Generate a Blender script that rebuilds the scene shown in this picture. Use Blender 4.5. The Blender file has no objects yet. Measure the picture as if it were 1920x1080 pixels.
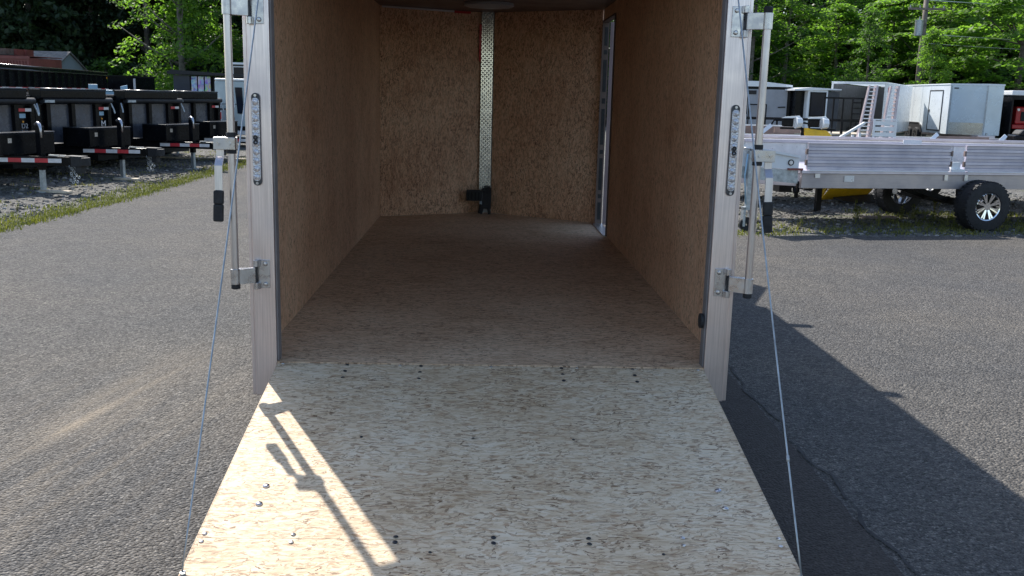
import bpy, math, random
from mathutils import Vector, Matrix, Euler
R_ = math.radians
rnd = random.Random(7)
S = bpy.context.scene
COL = S.collection

# ------------------------------------------------------------------ camera, sky, sun, exposure
cam = bpy.data.objects.new('camera', bpy.data.cameras.new('camera')); COL.objects.link(cam)
yaw, pitch, roll = 0.03535645, 0.19663964, -0.02517045
fwd = Vector((math.sin(yaw)*math.cos(pitch), math.cos(yaw)*math.cos(pitch), -math.sin(pitch)))
rgt = Vector((math.cos(yaw), -math.sin(yaw), 0)); dwn = fwd.cross(rgt)
r2 = math.cos(roll)*rgt + math.sin(roll)*dwn; d2 = -math.sin(roll)*rgt + math.cos(roll)*dwn
mw = Matrix((r2, -d2, -fwd)).transposed().to_4x4(); mw.translation = Vector((-0.0681, -4.2629, 1.6137))
cam.matrix_world = mw
cam.data.sensor_width = 36.0; cam.data.lens = 36.0*1800.07/1920.0
cam.data.clip_start = 0.05; cam.data.clip_end = 900
S.camera = cam
SUN_D = Vector((0.43, -0.786, -1.0)).normalized()
W = bpy.data.worlds.new('World'); S.world = W; W.use_nodes = True
wn = W.node_tree; bg = wn.nodes['Background']
sky = wn.nodes.new('ShaderNodeTexSky'); sky.sky_type = 'NISHITA'; sky.sun_disc = False
sky.sun_elevation = math.asin(-SUN_D.z); sky.sun_rotation = math.atan2(-SUN_D.x, -SUN_D.y)
sky.air_density = 1.0; sky.dust_density = 1.0; sky.ozone_density = 1.0
wn.links.new(sky.outputs[0], bg.inputs[0]); bg.inputs[1].default_value = 0.15
sun = bpy.data.objects.new('sun', bpy.data.lights.new('sun', 'SUN')); COL.objects.link(sun)
sun.data.energy = 4.6; sun.data.angle = R_(0.53); sun.data.color = (1.0, 0.955, 0.88)
sun.rotation_euler = SUN_D.to_track_quat('-Z', 'Y').to_euler(); sun.location = (-10, 20, 30)
vs = S.view_settings; S.display_settings.display_device = 'sRGB'
vs.view_transform = 'Standard'; vs.look = 'None'; vs.gamma = 1; vs.use_curve_mapping = False
vs.exposure = 0.72
S.cycles.max_bounces = 14; S.cycles.diffuse_bounces = 9; S.cycles.glossy_bounces = 5; S.cycles.transmission_bounces = 6

# ------------------------------------------------------------------ node material helpers
class NT:
    def __init__(s, name):
        s.m = bpy.data.materials.new(name); s.m.use_nodes = True
        s.t = s.m.node_tree; s.n = s.t.nodes; s.b = s.n['Principled BSDF']; s.out = s.n['Material Output']
        s.tc = s.n.new('ShaderNodeTexCoord')
    def set(s, inp, v):
        if hasattr(v, 'is_linked') or hasattr(v, 'links'): s.t.links.new(v, inp)
        else: inp.default_value = v
    def math(s, op, a, b=0.0, clamp=False):
        n = s.n.new('ShaderNodeMath'); n.operation = op; n.use_clamp = clamp
        s.set(n.inputs[0], a); s.set(n.inputs[1], b); return n.outputs[0]
    def sep(s, v=None):
        n = s.n.new('ShaderNodeSeparateXYZ'); s.set(n.inputs[0], v if v is not None else s.tc.outputs['Object']); return n.outputs
    def comb(s, x, y, z=0.0):
        n = s.n.new('ShaderNodeCombineXYZ'); s.set(n.inputs[0], x); s.set(n.inputs[1], y); s.set(n.inputs[2], z); return n.outputs[0]
    def mapv(s, scale, v=None, rot=(0, 0, 0)):
        n = s.n.new('ShaderNodeMapping'); s.set(n.inputs[0], v if v is not None else s.tc.outputs['Object'])
        n.inputs['Scale'].default_value = scale; n.inputs['Rotation'].default_value = rot; return n.outputs[0]
    def noise(s, vec=None, scale=5, detail=3, rough=0.5, dist=0.0):
        n = s.n.new('ShaderNodeTexNoise'); s.set(n.inputs['Vector'], vec if vec is not None else s.tc.outputs['Object'])
        n.inputs['Scale'].default_value = scale; n.inputs['Detail'].default_value = detail
        n.inputs['Roughness'].default_value = rough; n.inputs['Distortion'].default_value = dist
        return n.outputs['Fac']
    def voro(s, vec=None, scale=1.0, feature='F1', dim='3D'):
        n = s.n.new('ShaderNodeTexVoronoi'); n.feature = feature; n.voronoi_dimensions = dim
        s.set(n.inputs['Vector'], vec if vec is not None else s.tc.outputs['Object']); n.inputs['Scale'].default_value = scale
        return n.outputs
    def ramp(s, fac, stops, interp='LINEAR'):
        n = s.n.new('ShaderNodeValToRGB'); s.set(n.inputs[0], fac); cr = n.color_ramp; cr.interpolation = interp
        while len(cr.elements) < len(stops): cr.elements.new(0.5)
        for e, (p, c) in zip(cr.elements, stops):
            e.position = p; e.color = (c, c, c, 1) if isinstance(c, (int, float)) else (c[0], c[1], c[2], 1)
        return n.outputs[0]
    def mix(s, fac, a, b, blend='MIX'):
        n = s.n.new('ShaderNodeMix'); n.data_type = 'RGBA'; n.blend_type = blend
        s.set(n.inputs[0], fac)
        for i, v in ((6, a), (7, b)):
            if isinstance(v, tuple) and len(v) == 3: v = v + (1,)
            s.set(n.inputs[i], v)
        return n.outputs[2]
    def bump(s, h, strength=0.3, dist=0.01):
        n = s.n.new('ShaderNodeBump'); n.inputs['Strength'].default_value = strength; n.inputs['Distance'].default_value = dist
        s.set(n.inputs['Height'], h); s.t.links.new(n.outputs[0], s.b.inputs['Normal'])
    def base(s, c, rough=0.5, metal=0.0, spec=None):
        if isinstance(c, tuple) and len(c) == 3: c = c + (1,)
        s.set(s.b.inputs['Base Color'], c); s.set(s.b.inputs['Roughness'], rough); s.set(s.b.inputs['Metallic'], metal)
        if spec is not None: s.b.inputs['Specular IOR Level'].default_value = spec
        return s.m

def simple(name, c, rough=0.5, metal=0.0, var=0.18, scale=6.0, bump=0.0, bscale=80.0, spec=None, rvar=0.12):
    """painted / plastic / metal surface with dirt and wear variation"""
    t = NT(name)
    f = t.noise(scale=scale, detail=5, rough=0.62)
    lo = tuple(max(0, x*(1-var*1.6)) for x in c); hi = tuple(min(1, x*(1+var)) for x in c)
    colr = t.ramp(f, [(0.3, lo), (0.7, hi)])
    g = t.noise(scale=scale*3.1, detail=4, rough=0.6)
    rr = t.ramp(g, [(0.3, max(0.02, rough-rvar)), (0.7, min(1, rough+rvar))])
    t.base(colr, rr, metal, spec)
    if bump: t.bump(t.noise(scale=bscale, detail=2), bump, 0.004)
    return t.m

def brushed(name, c, axis, rough=0.38, var=0.10):
    t = NT(name)
    sc = {'X': (3, 160, 160), 'Y': (160, 3, 160), 'Z': (160, 160, 3)}[axis]
    f = t.noise(t.mapv(sc), 1.0, 3, 0.6)
    big = t.noise(scale=2.3, detail=5, rough=0.65)
    a = t.ramp(f, [(0.3, tuple(x*(1-var) for x in c)), (0.7, tuple(min(1, x*(1+var)) for x in c))])
    colr = t.mix(t.ramp(big, [(0.42, 0.0), (0.72, 0.55)]), a, tuple(x*0.72 for x in c))
    rr = t.math('ADD', t.math('MULTIPLY', big, 0.4), rough-0.2)
    t.base(colr, rr, 1.0); t.bump(f, 0.05, 0.001)
    return t.m

def osb(name, along, across, stops, fleck, fleck_amt=0.035, off=0.0, rough=0.62, spec=0.3):
    t = NT(name)
    o = t.sep(); idx = {'X': 0, 'Y': 1, 'Z': 2}
    u, v = o[idx[along]], o[idx[across]]
    wq = t.noise(t.comb(u, v, off), 7.0, 2)
    wq2 = t.noise(t.comb(u, v, off+9), 3.0, 2)
    u = t.math('ADD', u, t.math('MULTIPLY', t.math('SUBTRACT', wq, 0.5), 0.05))
    v = t.math('ADD', v, t.math('MULTIPLY', t.math('SUBTRACT', wq2, 0.5), 0.09))
    wq3 = t.noise(t.comb(t.math('MULTIPLY', u, 28.0), t.math('MULTIPLY', v, 95.0), off+3), 1.0, 3, 0.6)
    wq4 = t.noise(t.comb(t.math('MULTIPLY', u, 40.0), t.math('MULTIPLY', v, 60.0), off+14), 1.0, 3, 0.6)
    v = t.math('ADD', v, t.math('MULTIPLY', t.math('SUBTRACT', wq3, 0.5), 0.013))
    u = t.math('ADD', u, t.math('MULTIPLY', t.math('SUBTRACT', wq4, 0.5), 0.05))
    def layer(deg, su, sv, z):
        c, s_ = math.cos(R_(deg)), math.sin(R_(deg))
        uu = t.math('ADD', t.math('MULTIPLY', u, c*su), t.math('MULTIPLY', v, s_*su))
        vv = t.math('ADD', t.math('MULTIPLY', u, -s_*sv), t.math('MULTIPLY', v, c*sv))
        vo = t.voro(t.comb(uu, vv, off+z), 1.0)
        sp = t.sep(vo['Color'])
        return sp, vo['Distance'], t.comb(t.math('MULTIPLY', uu, 2.0), t.math('MULTIPLY', vv, 7.0), z)
    A, _, gv = layer(2, 11, 78, 0.0); B, _, _ = layer(-14, 16, 100, 3.3); C, _, _ = layer(22, 17, 105, 6.1)
    val = A[0]
    mB = t.math('GREATER_THAN', B[1], 0.58); mC = t.math('GREATER_THAN', C[1], 0.72)
    def lerp(a, b, m): return t.math('ADD', t.math('MULTIPLY', a, t.math('SUBTRACT', 1.0, m)), t.math('MULTIPLY', b, m))
    val = lerp(val, B[0], mB); val = lerp(val, C[0], mC)
    grain = t.noise(gv, 1.0, 4, 0.65)
    wisp = t.noise(t.comb(t.math('MULTIPLY', u, 13.0), t.math('MULTIPLY', v, 60.0), off+5), 1.0, 5, 0.72, 0.5)
    big = t.noise(t.comb(u, v, off+20), 1.7, 4, 0.6)
    val = t.math('ADD', t.math('ADD', t.math('MULTIPLY', val, 0.26), t.math('MULTIPLY', grain, 0.30)),
                 t.math('ADD', t.math('MULTIPLY', wisp, 0.62), t.math('MULTIPLY', t.math('SUBTRACT', big, 0.58), 0.75)))
    colr = t.ramp(val, stops)
    fl = None
    br = None
    for deg, su, sv, z, k in ((4, 20, 125, 41.0, 1.0), (-19, 23, 120, 43.0, 0.8), (31, 25, 115, 47.0, 0.6), (-52, 28, 110, 49.0, 0.35)):
        L, dist, _ = layer(deg, su, sv, z)
        m = t.math('MULTIPLY', t.math('GREATER_THAN', L[0], 1-fleck_amt*k*3.2), t.math('LESS_THAN', dist, 0.5))
        m = t.math('MULTIPLY', m, t.math('ADD', 0.1, t.math('MULTIPLY', L[1], 0.5)))
        br = m if br is None else t.math('MAXIMUM', br, m)
    colr = t.mix(br, colr, tuple(x*2.2 for x in fleck))
    for deg, su, sv, z, k in ((3, 28, 180, 11.0, 0.8), (-24, 36, 170, 13.0, 0.9), (38, 38, 170, 17.0, 0.8), (-4, 20, 200, 19.0, 0.7), (75, 42, 150, 23.0, 0.5), (12, 48, 210, 29.0, 1.3)):
        L, dist, _ = layer(deg, su, sv, z)
        m = t.math('MULTIPLY', t.math('GREATER_THAN', L[0], 1-fleck_amt*k*2), t.math('LESS_THAN', dist, 0.5))
        m = t.math('MULTIPLY', m, t.math('ADD', 0.3, t.math('MULTIPLY', L[1], 0.7)))
        fl = m if fl is None else t.math('MAXIMUM', fl, m)
    fl = t.math('MULTIPLY', fl, t.ramp(t.noise(t.comb(u, v, off+31), 5.0, 3, 0.6), [(0.3, 0.3), (0.6, 1.0)]))
    colr = t.mix(fl, colr, fleck)
    t.base(colr, t.math('ADD', rough-0.1, t.math('MULTIPLY', grain, 0.2)), 0.0, spec)
    t.bump(t.math('SUBTRACT', val, t.math('MULTIPLY', fl, 0.8)), 0.25, 0.002)
    return t.m

M = {}
cream = [(0.14, (0.28, 0.175, 0.092)), (0.30, (0.455, 0.32, 0.19)), (0.46, (0.585, 0.44, 0.285)), (0.62, (0.66, 0.525, 0.36)), (0.85, (0.72, 0.61, 0.455))]
M['osb_ramp'] = osb('osb_ramp', 'X', 'Y', cream, (0.15, 0.08, 0.038), 0.06)
brown = [(0.14, (0.35, 0.165, 0.085)), (0.30, (0.54, 0.295, 0.17)), (0.46, (0.68, 0.405, 0.25)), (0.62, (0.75, 0.48, 0.305)), (0.85, (0.80, 0.56, 0.375))]
floorc = [(0.14, (0.31, 0.17, 0.09)), (0.30, (0.50, 0.315, 0.185)), (0.46, (0.67, 0.455, 0.285)), (0.62, (0.75, 0.54, 0.35)), (0.85, (0.79, 0.61, 0.42))]
M['osb_floor'] = osb('osb_floor', 'X', 'Y', floorc, (0.10, 0.05, 0.028), 0.05, 40, 0.6, 0.2)
M['osb_wall'] = osb('osb_wall', 'Z', 'Y', brown, (0.11, 0.055, 0.028), 0.045, 60, 0.55)
M['osb_nose'] = osb('osb_nose', 'Z', 'X', brown, (0.10, 0.048, 0.024), 0.08, 80, 0.55)
M['alu_post'] = brushed('alu_post', (0.78, 0.69, 0.68), 'Z', 0.36, 0.16)
M['alu'] = brushed('alu', (0.70, 0.69, 0.70), 'X', 0.36)
M['alu_dull'] = brushed('alu_dull', (0.58, 0.54, 0.59), 'X', 0.48)
M['alu_beam'] = brushed('alu_beam', (0.43, 0.39, 0.395), 'X', 0.5)
M['alu_panel'] = brushed('alu_panel', (0.50, 0.475, 0.54), 'X', 0.5)
M['alu_rod'] = brushed('alu_rod', (0.62, 0.58, 0.58), 'Z', 0.34)
M['alu_white'] = simple('alu_white', (0.68, 0.69, 0.70), 0.35, 0.35, 0.08)
M['steel'] = simple('steel', (0.55, 0.54, 0.55), 0.32, 1.0, 0.08, 9)
M['galv'] = simple('galv', (0.42, 0.45, 0.47), 0.5, 0.8, 0.2, 20)
M['steel_dull'] = simple('steel_dull', (0.20, 0.21, 0.23), 0.5, 0.9, 0.15, 9)
M['chrome'] = simple('chrome', (0.75, 0.77, 0.80), 0.13, 1.0, 0.08, 9, rvar=0.05)
M['dark_screw'] = simple('dark_screw', (0.035, 0.037, 0.042), 0.4, 0.4, 0.2, 60)
M['black'] = simple('black', (0.008, 0.008, 0.010), 0.34, 0.0, 0.3, 4, spec=0.16, rvar=0.1)
M['black_gloss'] = simple('black_gloss', (0.006, 0.0065, 0.008), 0.24, 0.0, 0.3, 3, spec=0.14, rvar=0.06)
M['black_matte'] = simple('black_matte', (0.014, 0.014, 0.016), 0.65, 0.0, 0.3, 9, 0.2)
M['black_rail'] = simple('black_rail', (0.02, 0.021, 0.024), 0.22, 0.0, 0.2, 5, spec=0.6, rvar=0.05)
M['panel_grey'] = simple('panel_grey', (0.085, 0.09, 0.11), 0.28, 0.25, 0.25, 2.2, rvar=0.1)
M['rubber'] = simple('rubber', (0.016, 0.016, 0.018), 0.72, 0.0, 0.3, 14, 0.3, 60)
M['seal'] = simple('seal', (0.20, 0.18, 0.175), 0.7)
M['white'] = simple('white', (0.74, 0.76, 0.78), 0.35, 0.0, 0.07, 1.4)
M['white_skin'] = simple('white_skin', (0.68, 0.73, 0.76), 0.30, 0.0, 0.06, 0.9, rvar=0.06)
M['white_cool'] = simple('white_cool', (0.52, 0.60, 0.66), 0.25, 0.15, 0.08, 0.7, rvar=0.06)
M['pale_truck'] = simple('pale_truck', (0.40, 0.46, 0.47), 0.4, 0.0, 0.1, 2)
M['pale_blue'] = simple('pale_blue', (0.30, 0.47, 0.60), 0.45, 0.0, 0.12, 3)
M['grey_wall'] = simple('grey_wall', (0.30, 0.31, 0.34), 0.45, 0.0, 0.1, 2)
M['mid_grey'] = simple('mid_grey', (0.10, 0.103, 0.11), 0.5, 0.0, 0.12, 2)
M['charcoal'] = simple('charcoal', (0.055, 0.057, 0.062), 0.45, 0.0, 0.15, 2)
M['navy'] = simple('navy', (0.025, 0.030, 0.045), 0.4, 0.0, 0.2, 3)
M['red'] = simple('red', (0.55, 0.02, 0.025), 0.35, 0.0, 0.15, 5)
M['tape_red'] = simple('tape_red', (0.50, 0.025, 0.035), 0.35, 0.0, 0.12, 12)
M['tape_white'] = simple('tape_white', (0.62, 0.60, 0.60), 0.35, 0.0, 0.1, 12)
M['rust_red'] = simple('rust_red', (0.20, 0.055, 0.045), 0.6, 0.0, 0.2, 2)
M['yellow'] = simple('yellow', (0.85, 0.50, 0.015), 0.4, 0.0, 0.15, 4)
M['amber'] = simple('amber', (0.70, 0.28, 0.02), 0.25)
M['taupe_deck'] = simple('taupe_deck', (0.235, 0.165, 0.14), 0.6, 0.0, 0.25, 3)
M['wood_pale'] = simple('wood_pale', (0.52, 0.44, 0.33), 0.7, 0.0, 0.25, 7)
M['house_wall'] = simple('house_wall', (0.34, 0.37, 0.40), 0.7, 0.0, 0.08, 1)
M['shingle'] = simple('shingle', (0.22, 0.20, 0.185), 0.9, 0.0, 0.25, 6)
M['glass_dark'] = simple('glass_dark', (0.010, 0.014, 0.024), 0.1, 0.0, 0.2, 2, spec=0.18, rvar=0.03)
M['ceil'] = simple('ceil', (0.15, 0.11, 0.095), 0.5, 0.0, 0.1, 1.5)
M['bark'] = simple('bark', (0.10, 0.085, 0.07), 0.9, 0.0, 0.35, 5, 0.5, 25)
M['bark_pale'] = simple('bark_pale', (0.15, 0.135, 0.115), 0.85, 0.0, 0.3, 5, 0.4, 25)
M['pole_wood'] = simple('pole_wood', (0.19, 0.16, 0.135), 0.9, 0.0, 0.25, 5)
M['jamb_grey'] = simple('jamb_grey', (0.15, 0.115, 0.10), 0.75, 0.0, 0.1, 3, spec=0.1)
M['ladder_pink'] = simple('ladder_pink', (0.46, 0.39, 0.41), 0.4, 0.4, 0.1, 3)
M['door_pink'] = simple('door_pink', (0.36, 0.28, 0.29), 0.5, 0.0, 0.12, 2)
M['brick_post'] = simple('brick_post', (0.30, 0.07, 0.05), 0.5)

def lens_mat():
    t = NT('lens'); t.base((0.58, 0.57, 0.59), t.ramp(t.noise(scale=90, detail=2), [(0.3, 0.08), (0.7, 0.28)]), 0.55)
    t.bump(t.voro(scale=170)['Distance'], 0.5, 0.003); return t.m
M['lens'] = lens_mat()
def translucent_roof():
    t = NT('roof_translucent'); t.base((0.72, 0.75, 0.77), 0.5)
    tr = t.n.new('ShaderNodeBsdfTranslucent'); tr.inputs[0].default_value = (0.78, 0.84, 0.88, 1)
    ms = t.n.new('ShaderNodeMixShader'); ms.inputs[0].default_value = 0.6
    t.t.links.new(t.b.outputs[0], ms.inputs[1]); t.t.links.new(tr.outputs[0], ms.inputs[2]); t.t.links.new(ms.outputs[0], t.out.inputs[0]); return t.m
M['roof_translucent'] = translucent_roof()

def diamond():
    t = NT('diamond_plate'); o = t.sep()
    x = t.math('MULTIPLY', o[0], 120.0); z = t.math('MULTIPLY', o[2], 120.0)
    a = t.math('SINE', t.math('ADD', x, z)); b = t.math('SINE', t.math('SUBTRACT', x, z))
    h = t.math('MULTIPLY', a, b)
    t.base((0.56, 0.56, 0.53), t.ramp(t.noise(scale=8, detail=3), [(0.3, 0.14), (0.7, 0.24)]), 1.0); t.bump(t.ramp(h, [(0.45, 0.0), (0.6, 1.0)]), 0.45, 0.004); return t.m
M['diamond'] = diamond()
M['lug'] = simple('lug', (0.85, 0.85, 0.80), 0.16, 1.0, 0.05, 9, rvar=0.05)
M['strip_base'] = simple('strip_base', (0.34, 0.34, 0.32), 0.35, 1.0, 0.2, 5)

def poster():
    t = NT('poster'); v = t.voro(t.mapv((9, 9, 7)), 1.0)['Color']
    n = t.noise(scale=6, detail=4)
    c1 = t.ramp(n, [(0.35, (0.12, 0.13, 0.45)), (0.5, (0.45, 0.42, 0.60)), (0.62, (0.60, 0.42, 0.20)), (0.75, (0.70, 0.62, 0.5))])
    t.base(t.mix(0.35, c1, v), 0.4); return t.m
M['poster'] = poster()

def asphalt(name, patch=False):
    t = NT(name); o = t.sep()
    c1 = t.voro(scale=78.0); r1 = t.sep(c1['Color'])
    c2 = t.voro(scale=165.0); r2_ = t.sep(c2['Color'])
    agg = t.math('ADD', t.math('MULTIPLY', r1[0], 0.55), t.math('MULTIPLY', r2_[1], 0.45))
    k = 0.62 if patch else 1.0
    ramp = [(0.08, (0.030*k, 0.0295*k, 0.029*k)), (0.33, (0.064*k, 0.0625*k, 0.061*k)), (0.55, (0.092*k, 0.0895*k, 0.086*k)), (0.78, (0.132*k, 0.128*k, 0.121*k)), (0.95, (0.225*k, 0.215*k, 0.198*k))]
    colr = t.ramp(agg, ramp)
    big = t.noise(scale=0.55, detail=5, rough=0.6)
    colr = t.mix(1.0, colr, t.ramp(big, [(0.3, (0.80, 0.82, 0.86)), (0.7, (1.20, 1.13, 1.04))]), 'MULTIPLY')
    mid = t.noise(scale=4.0, detail=5, rough=0.65)
    colr = t.mix(1.0, colr, t.ramp(mid, [(0.3, (0.86, 0.86, 0.87)), (0.7, (1.12, 1.11, 1.10))]), 'MULTIPLY')
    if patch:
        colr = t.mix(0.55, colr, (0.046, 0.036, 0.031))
    else:
        # dusty tyre tracks left of the ramp: long streaks along the driving direction
        sk = t.math('SUBTRACT', o[0], t.math('MULTIPLY', o[1], 0.18))
        st = t.noise(t.comb(t.math('MULTIPLY', sk, 11.0), t.math('MULTIPLY', o[1], 0.4), 0.0), 1.0, 4, 0.65)
        def band(c, w): return t.math('SUBTRACT', 1.0, t.math('DIVIDE', t.math('ABSOLUTE', t.math('SUBTRACT', sk, c)), w), True)
        yf = t.math('MULTIPLY', t.math('ADD', o[1], 4.0), 0.125)
        ya = t.ramp(yf, [(0.44, 0.0), (0.53, 1.0), (0.62, 0.7), (0.76, 0.0)]); yb = t.ramp(yf, [(0.18, 0.0), (0.32, 1.0), (0.52, 0.8), (0.72, 0.0)])
        stf = t.ramp(st, [(0.42, 0.0), (0.62, 1.0)])
        mk = t.math('MULTIPLY', t.math('MULTIPLY', band(-2.06, 0.27), ya), t.math('ADD', 0.35, t.math('MULTIPLY', stf, 0.65)))
        mk = t.math('MAXIMUM', mk, t.math('MULTIPLY', t.math('MULTIPLY', band(-2.1, 1.3), yb), t.math('MULTIPLY', stf, 0.55)))
        patchy = t.noise(scale=3.0, detail=4, rough=0.7)
        mk = t.math('MULTIPLY', mk, t.ramp(patchy, [(0.3, 0.5), (0.6, 1.0)]))
        colr = t.mix(t.math('MULTIPLY', mk, 0.75, True), colr, (0.30, 0.245, 0.18))
    t.base(colr, 0.85, 0.0, 0.25)
    t.bump(t.math('ADD', t.math('MULTIPLY', c1['Distance'], -1.2), t.math('MULTIPLY', r1[1], 0.5)), 0.9 if not patch else 0.6, 0.012)
    return t.m
M['asphalt'] = asphalt('asphalt'); M['asphalt_patch'] = asphalt('asphalt_patch', True)
M['crack'] = simple('crack', (0.028, 0.026, 0.026), 0.9)

def gravel():
    t = NT('gravel'); c1 = t.voro(scale=34.0); r1 = t.sep(c1['Color']); c2 = t.voro(scale=80.0); r2_ = t.sep(c2['Color'])
    agg = t.math('ADD', t.math('MULTIPLY', r1[0], 0.6), t.math('MULTIPLY', r2_[1], 0.4))
    colr = t.ramp(agg, [(0.05, (0.042, 0.041, 0.038)), (0.4, (0.105, 0.101, 0.093)), (0.7, (0.185, 0.178, 0.162)), (1.0, (0.35, 0.335, 0.305))])
    g = t.noise(scale=1.3, detail=6, rough=0.68)
    colr = t.mix(t.ramp(g, [(0.54, 0.0), (0.66, 0.55)]), colr, (0.085, 0.115, 0.03))
    g2 = t.noise(scale=0.5, detail=4, rough=0.6)
    colr = t.mix(t.ramp(g2, [(0.5, 0.0), (0.75, 0.4)]), colr, (0.09, 0.07, 0.05))
    t.base(colr, 0.9, 0.0, 0.2); t.bump(c1['Distance'], 1.0, 0.03); return t.m
M['gravel'] = gravel()

def leaf(name, c1, c2, c3, transl=0.35):
    t = NT(name)
    oi = t.n.new('ShaderNodeObjectInfo'); gm = t.n.new('ShaderNodeNewGeometry')
    n = t.noise(scale=0.9, detail=3)
    f = t.math('ADD', t.math('MULTIPLY', n, 0.6), t.math('MULTIPLY', gm.outputs['Random Per Island'], 0.42))
    f = t.math('ADD', f, t.math('MULTIPLY', t.math('SUBTRACT', oi.outputs['Random'], 0.5), 0.3))
    colr = t.ramp(f, [(0.25, c1), (0.55, c2), (0.85, c3)])
    t.base(colr, 0.55, 0.0, 0.3)
    tr = t.n.new('ShaderNodeBsdfTranslucent'); t.t.links.new(t.mix(1.0, colr, (1.85, 2.1, 0.85), 'MULTIPLY'), tr.inputs[0])
    ms = t.n.new('ShaderNodeMixShader'); ms.inputs[0].default_value = transl
    t.t.links.new(t.b.outputs[0], ms.inputs[1]); t.t.links.new(tr.outputs[0], ms.inputs[2]); t.t.links.new(ms.outputs[0], t.out.inputs[0])
    return t.m
M['leaf_bright'] = leaf('leaf_bright', (0.066, 0.125, 0.025), (0.115, 0.20, 0.042), (0.185, 0.285, 0.07), 0.58)
M['leaf_mid'] = leaf('leaf_mid', (0.048, 0.10, 0.025), (0.085, 0.155, 0.038), (0.14, 0.225, 0.055), 0.58)
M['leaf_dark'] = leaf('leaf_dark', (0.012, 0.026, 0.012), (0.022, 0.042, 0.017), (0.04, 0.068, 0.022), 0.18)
M['grass'] = leaf('grass', (0.085, 0.095, 0.025), (0.15, 0.15, 0.035), (0.27, 0.23, 0.08), 0.25)

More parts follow.
